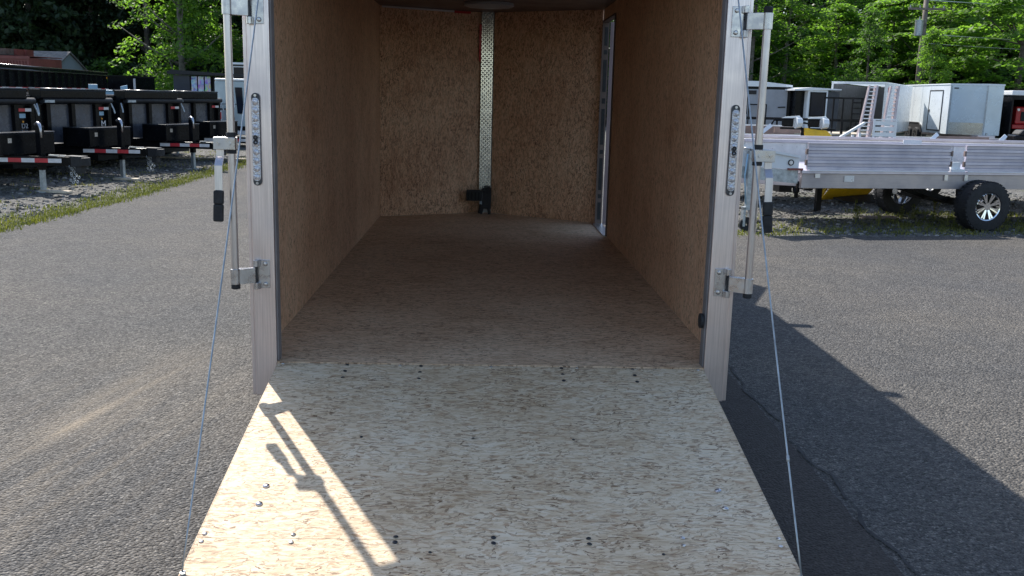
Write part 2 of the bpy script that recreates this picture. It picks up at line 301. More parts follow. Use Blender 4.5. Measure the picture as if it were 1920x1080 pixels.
# ------------------------------------------------------------------ mesh builder and tagging
class MB:
    def __init__(s): s.v = []; s.f = []
    def add(s, vs_, fs):
        o = len(s.v); s.v += [tuple(v) for v in vs_]; s.f += [tuple(i+o for i in f) for f in fs]; return s
    def box2(s, x0, x1, y0, y1, z0, z1):
        return s.add([(x0,y0,z0),(x1,y0,z0),(x1,y1,z0),(x0,y1,z0),(x0,y0,z1),(x1,y0,z1),(x1,y1,z1),(x0,y1,z1)],
                     [(3,2,1,0),(4,5,6,7),(0,1,5,4),(1,2,6,5),(2,3,7,6),(3,0,4,7)])
    def box(s, c, d, rot=None):
        m = Euler(rot).to_matrix() if rot else Matrix.Identity(3); c = Vector(c)
        q = [Vector((x*d[0]/2, y*d[1]/2, z*d[2]/2)) for z in (-1,1) for x, y in ((-1,-1),(1,-1),(1,1),(-1,1))]
        return s.add([c + m@p for p in q], [(3,2,1,0),(4,5,6,7),(0,1,5,4),(1,2,6,5),(2,3,7,6),(3,0,4,7)])
    def bar(s, a, b, w, h, up=(0,0,1)):
        a, b = Vector(a), Vector(b); d = (b-a).normalized(); u = Vector(up)
        if abs(d.dot(u)) > 0.98: u = Vector((0,1,0))
        x = d.cross(u).normalized()*w/2; z = x.cross(d).normalized()*h/2
        return s.add([a-x-z, a+x-z, a+x+z, a-x+z, b-x-z, b+x-z, b+x+z, b-x+z],
                     [(0,1,2,3),(7,6,5,4),(0,4,5,1),(1,5,6,2),(2,6,7,3),(3,7,4,0)])
    def cyl(s, a, b, r, n=12, r2=None):
        a, b = Vector(a), Vector(b); d = (b-a).normalized(); r2 = r if r2 is None else r2
        u = Vector((0,0,1)) if abs(d.z) < 0.9 else Vector((1,0,0)); x = d.cross(u).normalized(); y = d.cross(x)
        vs_ = []
        for p, q in ((a, r), (b, r2)):
            for i in range(n):
                t = 2*math.pi*i/n; vs_.append(p + x*math.cos(t)*q + y*math.sin(t)*q)
        fs = [(i, (i+1)%n, n+(i+1)%n, n+i) for i in range(n)] + [tuple(range(n-1,-1,-1)), tuple(range(n, 2*n))]
        return s.add(vs_, fs)
    def tube(s, pts, r, n=8):
        pts = [Vector(p) for p in pts]; vs_ = []; fs = []
        for k, p in enumerate(pts):
            d = (pts[min(k+1, len(pts)-1)] - pts[max(k-1, 0)]).normalized()
            u = Vector((0,0,1)) if abs(d.z) < 0.9 else Vector((1,0,0)); x = d.cross(u).normalized(); y = d.cross(x)
            rr = r[k] if isinstance(r, (list, tuple)) else r
            for i in range(n):
                t = 2*math.pi*i/n; vs_.append(p + x*math.cos(t)*rr + y*math.sin(t)*rr)
        for k in range(len(pts)-1):
            for i in range(n): fs.append((k*n+i, k*n+(i+1)%n, (k+1)*n+(i+1)%n, (k+1)*n+i))
        fs += [tuple(range(n-1,-1,-1)), tuple((len(pts)-1)*n+i for i in range(n))]
        return s.add(vs_, fs)
    def prism(s, poly, h0, h1, axis='z'):
        n = len(poly)
        def P(p, h): return {'z': (p[0],p[1],h), 'y': (p[0],h,p[1]), 'x': (h,p[0],p[1])}[axis]
        return s.add([P(p,h0) for p in poly]+[P(p,h1) for p in poly],
                     [(i,(i+1)%n,n+(i+1)%n,n+i) for i in range(n)]+[tuple(range(n-1,-1,-1)), tuple(range(n,2*n))])
    def lathe(s, prof, c=(0,0,0), n=24, axis='y'):
        """prof: (radius, offset along axis); closed loop profile"""
        c = Vector(c); vs_ = []; m = len(prof)
        for i in range(n):
            t = 2*math.pi*i/n; ct, st = math.cos(t), math.sin(t)
            for r, h in prof:
                vs_.append(c + (Vector((r*ct, h, r*st)) if axis == 'y' else Vector((r*ct, r*st, h)) if axis == 'z' else Vector((h, r*ct, r*st))))
        return s.add(vs_, [(i*m+k, i*m+(k+1)%m, ((i+1)%n)*m+(k+1)%m, ((i+1)%n)*m+k) for i in range(n) for k in range(m)])
    def build(s, name, mat, parent=None, smooth=False, bevel=0.0, loc=None):
        me = bpy.data.meshes.new(name); me.from_pydata(s.v, [], s.f); me.update()
        import bmesh
        b = bmesh.new(); b.from_mesh(me); bmesh.ops.recalc_face_normals(b, faces=b.faces); b.to_mesh(me); b.free()
        me.materials.append(M[mat])
        o = bpy.data.objects.new(name, me); COL.objects.link(o)
        if parent: o.parent = parent
        if loc: o.location = loc
        if smooth:
            for p in me.polygons: p.use_smooth = len(p.vertices) <= 4
            if smooth == 'auto':
                me.set_sharp_from_angle(angle=R_(35))
        if bevel:
            md = o.modifiers.new('bevel', 'BEVEL'); md.width = bevel; md.segments = 2; md.limit_method = 'ANGLE'
        return o
def B2(*a): return MB().box2(*a)
def empty(name, loc=(0,0,0), rz=0.0, rot=None):
    o = bpy.data.objects.new(name, None); COL.objects.link(o); o.location = loc
    o.rotation_euler = rot if rot else (0,0,rz); o.empty_display_size = 0.2; return o
def tag(o, label=None, cat=None, group=None, kind=None):
    if label: o['label'] = label
    if cat: o['category'] = cat
    if group: o['group'] = group
    if kind: o['kind'] = kind
    return o
def thing(name, label, cat, loc=(0,0,0), rz=0.0, group=None): return tag(empty(name, loc, rz), label, cat, group)
def copy_tree(o, parent=None):
    c = o.copy(); COL.objects.link(c); c.parent = parent
    for ch in list(o.children): copy_tree(ch, c)
    return c
def share(o, parent, loc=None, rot=None):
    c = o.copy(); COL.objects.link(c); c.parent = parent
    if loc is not None: c.location = loc
    if rot is not None: c.rotation_euler = rot
    return c
def text_mesh(name, s, size, mat, parent, loc, rot, depth=0.003):
    cu = bpy.data.curves.new(name, 'FONT'); cu.body = s; cu.size = size; cu.extrude = depth; cu.align_x = 'CENTER'; cu.align_y = 'CENTER'
    to = bpy.data.objects.new(name+'_tmp', cu); COL.objects.link(to)
    dg = bpy.context.evaluated_depsgraph_get(); me = bpy.data.meshes.new_from_object(to.evaluated_get(dg))
    bpy.data.objects.remove(to); bpy.data.curves.remove(cu)
    me.materials.clear(); me.materials.append(M[mat])
    o = bpy.data.objects.new(name, me); COL.objects.link(o); o.parent = parent; o.location = loc; o.rotation_euler = rot
    return o

# ------------------------------------------------------------------ ground
def sheet(name, poly, z, mat, kind='structure'):
    me = bpy.data.meshes.new(name); me.from_pydata([(x,y,z) for x,y in poly], [], [tuple(range(len(poly)))]); me.update()
    me.materials.append(M[mat]); o = bpy.data.objects.new(name, me); COL.objects.link(o); o['kind'] = kind; return o
sheet('ground', [(-300,-300),(300,-300),(300,300),(-300,300)], 0.0, 'gravel')
def ragged(p, q, step, amp, rr):
    p, q = Vector(p), Vector(q); n = max(2, int((q-p).length/step)); d = (q-p).normalized(); nn = Vector((-d.y, d.x))
    return [tuple(p+(q-p)*i/n + nn*rr.uniform(-amp, amp)) for i in range(n)]
rr = random.Random(3)
poly = [(-60,-60),(60,-60),(60,14.5)] + ragged((60,14.5),(6.9,7.85),0.25,0.06,rr) + ragged((6.9,7.85),(2.6,7.25),0.12,0.05,rr) + [(2.6,7.25),(2.6,60)] \
     + [(-5.25,60)] + ragged((-5.25,40),(-5.22,10),0.25,0.06,rr) + ragged((-5.22,10),(-5.55,4),0.12,0.05,rr) + [(-7,-5),(-60,-5)]
sheet('asphalt_lot', poly, 0.004, 'asphalt')
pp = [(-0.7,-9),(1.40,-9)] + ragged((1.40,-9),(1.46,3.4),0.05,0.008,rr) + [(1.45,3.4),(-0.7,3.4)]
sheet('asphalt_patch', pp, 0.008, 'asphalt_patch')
cr = [(1.475+0.02*math.sin(i*0.37)+0.012*math.sin(i*0.9+1)+rr.uniform(-0.004,0.004), 3.2-0.05*i) for i in range(120)]
cpoly = [(x+rr.uniform(0.002,0.012), y) for x, y in cr] + [(x-rr.uniform(0.001,0.010), y) for x, y in reversed(cr)]
sheet('asphalt_crack', cpoly, 0.012, 'crack')

# ------------------------------------------------------------------ the open cargo trailer
F = 0.40; a_ = 0.171; CA, SA = math.cos(a_), math.sin(a_)
T = thing('cargo_trailer', 'open cargo trailer with OSB lined interior and its rear ramp lowered to the asphalt', 'trailer', (0,0,0))
NL, NR, NC = (-1.074, 5.40), (1.074, 5.20), (-0.04, 5.92)
MB().prism([(-1.074,0.006),(1.074,0.006),NR,NC,NL], F-0.02, F).build('floor', 'osb_floor', T)
ZC = 2.45
ys = [0.06, 1.22, 2.44, 3.66, 4.88, 5.398]
for i in range(5):
    B2(-1.094, -1.074, ys[i]+0.0015, ys[i+1]-0.0015, F+0.001, ZC).build('wall_panel', 'osb_wall', T)
ysr = [0.06, 1.22, 2.44, 3.66, 4.275]
for i in range(4):
    B2(1.074, 1.094, ysr[i]+0.0015, ysr[i+1]-0.0015, F+0.001, ZC).build('wall_panel', 'osb_wall', T)
B2(1.074, 1.094, 4.2765, 5.16, 2.345, ZC).build('door_header', 'osb_wall', T)
B2(1.074, 1.094, 5.11, 5.198, F+0.001, 2.343).build('wall_panel', 'osb_wall', T)
MB().prism([(-1.072,5.401),(-0.075,5.903),(-0.075,5.923),(-1.09,5.415)], F+0.001, ZC).build('front_panel', 'osb_nose', T)
MB().prism([(1.072,5.201),(0.045,5.868),(0.045,5.888),(1.09,5.215)], F+0.001, ZC).build('front_panel', 'osb_nose', T)
B2(-0.084, 0.036, 5.866, 5.876, F+0.25, ZC).build('corner_plate', 'strip_base', T)
lg = MB()
for r in range(100):
    for c in range(6):
        an = R_(45) if (r+c)%2 else R_(-45); lg.box((-0.076+c*0.0205, 5.8645, F+0.27+r*0.0205), (0.021,0.004,0.0055), (0,an,0))
tag(lg.build('tread_lugs', 'lug', T), kind='stuff')
B2(-0.108, -0.0845, 5.862, 5.871, 1.96, 2.33).build('glint_strip', 'red', T)  # red reflection beside the plate, built as a thin red strip
MB().bar((-1.05,5.385,ZC-0.012),(-0.24,5.795,ZC-0.012),0.012,0.016).build('glint_strip', 'alu', T)  # line of light from the roof gap, built as a thin metal bar
MB().bar((-0.36,5.725,ZC-0.016),(-0.20,5.805,ZC-0.016),0.014,0.022).build('glint_strip', 'red', T)  # red end of that light line, built as a coloured bar
MB().prism([(-1.1,0.0),(1.1,0.0),(1.1,5.21),(-0.04,5.95),(-1.1,5.42)], ZC+0.002, ZC+0.014).build('ceiling', 'ceil', T)
for y in (0.9, 1.9, 2.9, 3.9):                                                   # roof bows under the ceiling skin
    B2(-1.07, 1.07, y, y+0.03, ZC-0.03, ZC+0.001).build('roof_bow', 'ceil', T)
MB().lathe([(0.0,0),(0.20,0),(0.23,0.012),(0.23,0.035),(0.0,0.035)], (-0.02,4.9,ZC-0.036), 28, 'z').build('roof_vent', 'grey_wall', T, 'auto')
MB().prism([(-1.13,0.0),(1.13,0.0),(1.13,5.23),(-0.04,6.0),(-1.13,5.45)], ZC+0.10, ZC+0.16).build('roof', 'white_skin', T, False, 0.01)
# outer skin
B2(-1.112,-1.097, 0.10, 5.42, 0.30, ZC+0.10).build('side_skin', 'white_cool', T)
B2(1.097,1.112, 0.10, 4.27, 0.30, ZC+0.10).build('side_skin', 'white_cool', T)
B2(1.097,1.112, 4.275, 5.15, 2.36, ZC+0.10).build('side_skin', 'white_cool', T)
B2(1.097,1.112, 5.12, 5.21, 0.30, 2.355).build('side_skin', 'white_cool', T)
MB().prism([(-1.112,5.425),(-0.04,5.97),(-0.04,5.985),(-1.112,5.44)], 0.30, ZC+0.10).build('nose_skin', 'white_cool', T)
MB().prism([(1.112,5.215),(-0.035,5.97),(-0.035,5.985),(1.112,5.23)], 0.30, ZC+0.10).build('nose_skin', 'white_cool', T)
for sx in (-1, 1): B2(sx*1.06-0.03, sx*1.06+0.03, 0.12, 5.2, 0.26, F-0.022).build('frame_rail', 'alu_dull', T)
for y in (0.9,1.7,2.5,3.3,4.1,4.9): B2(-1.0,1.0,y,y+0.05,0.30,F-0.022).build('cross_member', 'alu_dull', T)
for k, (px, y) in enumerate(((1.14,2.2),(1.14,2.95),(-1.34,2.2),(-1.34,2.95))):
    hub = MB().cyl((px,y,0.31),(px+0.2,y,0.31),0.07,12).build('wheel', 'steel', T)
    MB().lathe([(0.19,0.0),(0.29,0.0),(0.31,0.03),(0.31,0.17),(0.29,0.2),(0.19,0.2)],(px,y,0.31),24,'x').build('tyre', 'rubber', hub, 'auto')
    MB().lathe([(0.06,0.09),(0.19,0.01),(0.192,0.19),(0.06,0.12)],(px,y,0.31),20,'x').build('rim', 'alu_white', hub, 'auto')
for sx in (-1,1): MB().tube([(sx*1.25,y,z) for y,z in ((1.82,0.45),(1.95,0.66),(2.55,0.72),(3.2,0.66),(3.33,0.45))], 0.03, 6).build('fender', 'alu', T)
MB().bar((-0.6,5.5,0.33),(-0.04,7.1,0.33),0.08,0.1).bar((0.55,5.4,0.33),(-0.04,7.1,0.33),0.08,0.1).build('tongue', 'alu_dull', T)
MB().cyl((-0.04,6.7,0.05),(-0.04,6.7,0.75),0.035).box((-0.04,6.7,0.04),(0.18,0.18,0.06)).build('tongue_jack', 'galv', T)
# rear frame
for sx in (-1, 1):
    x0, x1 = sorted((sx*0.982, sx*1.080)); pz = 0.24
    po = B2(x0, x1, 0.0, 0.055, pz, ZC+0.16).build('rear_post', 'alu_post', T, False, 0.004)
    l0, l1 = sorted((sx*1.0815, sx*1.098)); B2(l0, l1, 0.012, 0.10, pz, ZC+0.16).build('post_lip', 'alu_post', po, False, 0.003)
    s0, s1 = sorted((sx*0.9745, sx*0.9815)); B2(s0, s1, 0.012, 0.07, F+0.004, ZC).build('weather_seal', 'seal', po)
B2(-0.981, 0.981, 0.0, 0.055, ZC+0.004, ZC+0.158).build('rear_header', 'alu_post', T)
B2(-0.981, 0.981, 0.012, 0.10, 0.25, F-0.024).build('rear_sill', 'alu_dull', T)
MB().cyl((-0.965,0.004,F-0.022),(0.965,0.004,F-0.022),0.008,10).build('ramp_hinge', 'galv', T, True)
# ramp
def rp(x, l, h=0.0): return Vector((x, -l*CA - h*SA, F - l*SA + h*CA))
def slab(l0, l1, x, th):
    q = [rp(-x,l0),rp(x,l0),rp(x,l1),rp(-x,l1)]; p = [rp(-x,l0,-th),rp(x,l0,-th),rp(x,l1,-th),rp(-x,l1,-th)]
    return MB().add(p+q, [(3,2,1,0),(4,5,6,7),(0,1,5,4),(1,2,6,5),(2,3,7,6),(3,0,4,7)])
ramp = slab(0.012, 1.3305, 0.974, 0.020).build('ramp_panel', 'osb_ramp', T)
flap = slab(1.3325, 2.28, 0.974, 0.020).build('ramp_panel', 'osb_ramp', T)
fr = MB()
for sx in (-1,1):
    fr.bar(rp(sx*0.955,0.03,-0.042), rp(sx*0.955,2.10,-0.042), 0.04, 0.042)
fr.bar(rp(-0.93,0.05,-0.042), rp(0.93,0.05,-0.042), 0.05, 0.04); fr.bar(rp(-0.93,1.33,-0.042), rp(0.93,1.33,-0.042), 0.06, 0.04)
fr.build('ramp_frame', 'alu_dull', T)
for sx in (-1,1): MB().add([rp(sx*0.9745,0.012,0.0005),rp(sx*0.9775,0.012,0.0005),rp(sx*0.9775,2.28,0.0005),rp(sx*0.9745,2.28,0.0005),
    rp(sx*0.9745,0.012,-0.02),rp(sx*0.9775,0.012,-0.02),rp(sx*0.9775,2.28,-0.02),rp(sx*0.9745,2.28,-0.02)], [(0,1,2,3),(7,6,5,4),(0,4,5,1),(1,5,6,2),(2,6,7,3),(3,7,4,0)]).build('edge_trim', 'osb_ramp', T)
def screw_mesh(kind):
    mb = MB()
    if kind == 'bolt':      # bright carriage bolt with recessed drive
        mb.lathe([(0.0,0.0),(0.0125,0.0),(0.012,0.004),(0.008,0.0075),(0.005,0.008),(0.0045,0.005),(0.0,0.005)],(0,0,0),14,'z'); return mb, 'steel'
    mb.lathe([(0.0,0.0),(0.0088,0.0),(0.0084,0.0025),(0.005,0.0045),(0.003,0.0045),(0.0026,0.0033),(0.0,0.0033)],(0,0,0),12,'z')
    return mb, ('dark_screw' if kind == 'dark' else 'steel')
protos = {}
def screw(kind, par, x, l):
    if kind not in protos:
        mb, mt = screw_mesh(kind); o = mb.build('screw' if kind != 'bolt' else 'bolt', mt, par, 'auto'); protos[kind] = o
    else:
        o = share(protos[kind], par)
    o.location = rp(x, l, 0.0003); o.rotation_euler = (a_, 0, rnd.uniform(0, 6)); return o
for x in (-0.66, -0.325, 0.318, 0.646):
    for l in (0.022, 0.085, 0.149): screw('dark', ramp, x+0.012*(x/0.66)*(l-0.02)*2, l)
for x in (-0.95, -0.42, -0.005, 0.39, 0.95): screw('small', ramp, x, 0.02)
for x in (-0.519, -0.079, 0.318): screw('dark', ramp, x, 0.668).scale = (0.72, 0.72, 0.8)
for sx in (-1,1):
    screw('bolt', ramp, sx*0.815, 1.024); screw('bolt', ramp, sx*0.815, 1.137)
for x in (-0.955, -0.665, 0.63, 0.955): screw('small', ramp, x, 1.310); screw('small', flap, x-0.005*(x>0), 1.352)
for x in (-0.327, -0.004, 0.313): screw('dark', ramp, x, 1.318); screw('dark', flap, x, 1.348)
for x in (-0.21, 0.55): screw('dark', flap, x, 1.40).scale = (0.65, 0.65, 0.8)
# ramp lift cables
for sx in (-1,1):
    pA = Vector((sx*0.955, -0.012, ZC-0.02)); pB = rp(sx*0.968, 1.52, 0.004); pts = []
    for i in range(19):
        t = i/18; p = pA.lerp(pB, t); p.z -= 0.05*4*t*(1-t)*0.6; pts.append(p)
    c = MB().tube(pts, 0.0032, 6).build('ramp_cable', 'galv', T, True)
    if sx > 0:
        k = pts[15].lerp(pts[16],0.4); d = (pts[16]-pts[15]).normalized(); MB().cyl(k-d*0.010, k+d*0.010, 0.0055, 8).build('cable_ferrule', 'galv', c, True)
    MB().cyl(rp(sx*0.965,1.52,0.0), rp(sx*0.965,1.52,0.008), 0.009, 10).build('cable_anchor', 'galv', c)
# cam lock rods, swung outwards beside the posts
RY = -0.075
for sx in (-1,1):
    rx = sx*1.138
    rod = MB().cyl((rx,RY,0.775),(rx,RY,1.985),0.0165,16).build('lock_rod', 'alu_rod', T, 'auto')
    MB().lathe([(0.0,0.0),(0.017,0.0),(0.020,0.003),(0.020,0.018),(0.017,0.022),(0.0,0.022)],(rx,RY,0.753),14,'z').build('rod_cap', 'rubber', rod, 'auto')
    MB().lathe([(0.0,0.0),(0.017,0.0),(0.020,0.003),(0.020,0.026),(0.017,0.030),(0.0,0.030)],(rx,RY,1.985),14,'z').build('rod_cap', 'rubber', rod, 'auto')
    for zc in (0.808, 1.955):
        b = MB(); b.bar((rx,RY-0.018,zc),(sx*1.062,-0.040,zc),0.006,0.068).bar((rx,RY+0.016,zc),(sx*1.062,-0.030,zc),0.006,0.068)
        b.cyl((rx,RY,zc-0.034),(rx,RY,zc+0.034),0.0215,16)
        b.build('rod_arm', 'steel', rod, False, 0.001)
        h = MB(); h.box((sx*1.032,-0.0035,zc),(0.058,0.005,0.128))
        h.cyl((sx*1.061,-0.022,zc+0.036),(sx*1.061,-0.022,zc+0.066),0.012,12).cyl((sx*1.061,-0.022,zc-0.066),(sx*1.061,-0.022,zc-0.036),0.012,12)
        h.bar((sx*1.061,-0.018,zc+0.051),(sx*1.05,-0.004,zc+0.051),0.02,0.03).bar((sx*1.061,-0.018,zc-0.051),(sx*1.05,-0.004,zc-0.051),0.02,0.03)
        h.build('hinge_plate', 'steel', rod, False, 0.0015)
        for dz in (-0.046, 0.046):
            MB().lathe([(0.0,0.0),(0.010,0.0),(0.010,0.004),(0.007,0.008),(0.0,0.009)],(0,0,0),12,'z').build('bolt', 'steel', rod, 'auto', loc=(sx*1.022,-0.0062,zc+dz)).rotation_euler = (R_(90),0,0)
        MB().cyl((sx*1.061,-0.022,zc-0.04),(sx*1.061,-0.022,zc+0.04),0.0065,8).build('hinge_pin', 'dark_screw', rod)
    # handle
    MB().cyl((rx,RY,1.415),(rx,RY,1.435),0.021,14).build('rod_collar', 'rubber', rod, 'auto'); MB().cyl((rx,RY,1.345),(rx,RY,1.362),0.021,14).build('rod_collar', 'rubber', rod, 'auto')
    hb = MB().box((sx*1.163,RY-0.022,1.388),(0.092,0.005,0.052)).box((sx*1.163,RY+0.022,1.388),(0.092,0.005,0.052)).cyl((rx,RY,1.362),(rx,RY,1.414),0.0225,14)
    hb.build('handle_bracket', 'steel', rod, False, 0.0015)
    for bx in (sx*1.19, sx*1.142):
        MB().cyl((bx,RY-0.030,1.388),(bx,RY-0.0245,1.388),0.008,10).build('rivet', 'steel', rod)
    ho = sx*1.187; hp = [(ho,RY,1.405),(ho,RY-0.002,1.33),(ho+sx*0.002,RY-0.028,1.295),(ho+sx*0.002,RY-0.034,1.17)]
    hm = MB()
    for i in range(3): hm.bar(hp[i], Vector(hp[i+1])+(Vector(hp[i+1])-Vector(hp[i])).normalized()*0.002, 0.033, 0.007, (0,1,0))
    hm.build('handle', 'alu_rod', rod, False, 0.001)
    gp = [(ho+sx*0.002,RY-0.034,1.190),(ho+sx*0.004,RY-0.036,1.13),(ho+sx*0.007,RY-0.038,1.055)]
    gm_ = MB()
    for i in range(2): gm_.bar(gp[i], gp[i+1], 0.042, 0.026, (0,1,0))
    gm_.build('grip', 'rubber', rod, False, 0.006)
# tail lights
for sx in (-1,1):
    cx, z0, z1 = sx*1.046, 1.203, 1.603
    def oval(w, e, n=8):
        q = []
        for i in range(n+1): t = math.pi*i/n; q.append((cx+w*math.cos(t), z1-w+w*math.sin(t)-e))
        for i in range(n+1): t = math.pi+math.pi*i/n; q.append((cx+w*math.cos(t), z0+w+w*math.sin(t)+e))
        return q
    tl = MB().prism(oval(0.0185,0.0), -0.0115, 0.001, 'y').build('tail_light', 'charcoal', T, False, 0.002)
    MB().prism(oval(0.0166,0.020), -0.0175, -0.0116, 'y').build('lens', 'lens', tl, False, 0.002)
    n = 10
    for i in range(n):
        z = z0+0.038+(z1-z0-0.076)*i/(n-1)
        MB().lathe([(0.0,0.0),(0.0135,0.0),(0.012,0.004),(0.006,0.007),(0.0,0.0075)],(0,0,0),10,'z').build('led_lens', 'lens', tl, 'auto', loc=(cx,-0.0178,z)).rotation_euler=(R_(90),0,0)
    zc = (z0+z1)/2
    for dz in (0.010,-0.010):
        MB().lathe([(0.004,0.0),(0.0105,0.0),(0.0105,0.003),(0.004,0.003)],(0,0,0),12,'z').build('centre_ring', 'black_matte', tl, loc=(cx,-0.0262,zc+dz)).rotation_euler=(R_(90),0,0)
    for z in (z0+0.011, z1-0.011):
        MB().cyl((cx,-0.0165,z),(cx,-0.0118,z),0.006,10).build('screw', 'steel', tl)
MB().cyl((1.0,0.09,0.62),(1.0735,0.09,0.62),0.03,14).cyl((0.955,0.03,0.62),(0.9675,0.03,0.62),0.035,16).build('bumper_stop', 'rubber', T)
# side door opening: slotted white jambs, sill and the door swung forward
jb = MB(); jb.box2(1.060,1.120, 4.268,4.283, F+0.003,2.34); jb.build('door_jamb', 'jamb_grey', T)
jb = MB(); jb.box2(1.060,1.125,5.095,5.108,F+0.003,2.34); jb.build('door_jamb', 'jamb_grey', T)
B2(1.060,1.12,4.284,5.094,2.325,2.341).build('door_jamb', 'jamb_grey', T)
B2(1.04,1.13,4.284,5.094,F+0.0005,F+0.012).build('door_sill', 'alu', T)
for z0, z1 in ((0.45,0.62),(0.66,0.70),(0.74,1.05),(1.09,1.13),(1.18,1.52),(1.57,1.62),(1.68,1.98),(2.03,2.07),(2.11,2.28)):
    B2(1.080,1.112,5.0925,5.0948,z0,z1).build('jamb_slot', 'black_matte', T)
dr = MB().add([(1.135,5.10,F+0.0),(1.165,5.09,F),(1.50,5.86,F),(1.47,5.87,F),(1.135,5.10,2.33),(1.165,5.09,2.33),(1.50,5.86,2.33),(1.47,5.87,2.33)],
    [(3,2,1,0),(4,5,6,7),(0,1,5,4),(1,2,6,5),(2,3,7,6),(3,0,4,7)]).build('side_door', 'door_pink', T)
for y, ln in ((2.95,0.10),(4.62,0.16)):
    MB().bar((1.13,y,ZC+0.135),(1.13+ln,y-0.03,ZC+0.125),0.08,0.04).build('roof_arm', 'alu', T)
# black bracket on the floor at the nose
k = MB(); k.box2(-0.05,0.045,5.72,5.83,F+0.06,F+0.27).box2(-0.215,-0.052,5.72,5.80,F+0.14,F+0.25).box2(-0.03,0.03,5.70,5.83,F+0.271,F+0.29)
k.bar((-0.05,5.74,F+0.10),(-0.07,5.72,F+0.01),0.03,0.05).bar((0.02,5.74,F+0.06),(0.03,5.74,F+0.005),0.03,0.05)
kb = k.build('floor_bracket', 'black_matte', T, False, 0.004)
for i in range(4): B2(-0.20+i*0.036,-0.185+i*0.036,5.712,5.7198,F+0.155,F+0.235).build('bracket_rib', 'black', kb)
for x in (-0.03,0.0,0.03): MB().cyl((x,5.71,F+0.24),(x,5.7195,F+0.24),0.009,8).build('bolt', 'black', kb)

# ------------------------------------------------------------------ wheel builder (part > tyre, rim); axis along local y, outer face towards -y
def wheel(parent, c, r, w, rimr, spokes=8, rim='chrome', face=-1, chunky=False):
    c = Vector(c); hub = MB().cyl(c+Vector((0,face*w*0.25,0)), c+Vector((0,face*w*0.42,0)), rimr*0.26, 14).build('wheel', rim, parent, 'auto')
    t = MB(); pr = [(rimr,-w*0.46),(rimr*1.06,-w*0.5),(r*0.86,-w*0.5),(r*0.955,-w*0.47),(r*0.985,-w*0.36),(r,0),(r*0.985,w*0.36),(r*0.955,w*0.47),(r*0.86,w*0.5),(rimr*1.06,w*0.5),(rimr,w*0.46)]
    t.lathe(pr, c, 40 if chunky else 26)
    if chunky:
        for i in range(34):
            an = 2*math.pi*i/34
            for sy in (-1,1):
                p = c+Vector((math.cos(an+0.05*sy)*r*0.985, sy*w*0.33, math.sin(an+0.05*sy)*r*0.985))
                t.box(p, (r*0.045, w*0.27, r*0.11), (0,-an,0))
    t.build('tyre', 'rubber', hub, 'auto')
    m = MB(); m.lathe([(rimr*1.03,-w*0.47),(rimr*0.93,-w*0.44),(rimr*0.90,-w*0.2),(rimr*0.88,w*0.40),(rimr*0.99,w*0.44),(rimr*1.03,w*0.2)], c, 32)
    for i in range(spokes):
        an = 2*math.pi*(i+0.5)/spokes
        for dv in (-0.11,0.11):
            a = c+Vector((math.cos(an+dv*0.3)*rimr*0.2, face*w*0.36, math.sin(an+dv*0.3)*rimr*0.2)); b = c+Vector((math.cos(an+dv)*rimr*0.92, face*w*0.42, math.sin(an+dv)*rimr*0.92))
            m.bar(a, b, 0.022*rimr/0.19, 0.03*rimr/0.19, (0,1,0))
    m.build('rim', rim, hub, 'auto')
    return hub
def tape(parent, a, b, n, h, nrm, start=0):
    """alternating red and white reflective tape segments on a rail"""
    a, b = Vector(a), Vector(b); nrm = Vector(nrm).normalized()
    for i in range(n):
        p, q = a.lerp(b, i/n), a.lerp(b, (i+1)/n)
        u = Vector((0,0,h/2)); o = nrm*0.003
        MB().add([p-u, q-u, q+u, p+u, p-u+o, q-u+o, q+u+o, p+u+o], [(3,2,1,0),(4,5,6,7),(0,1,5,4),(1,2,6,5),(2,3,7,6),(3,0,4,7)]).build(
            'reflective_tape', 'tape_red' if (i+start)%2 else 'tape_white', parent)

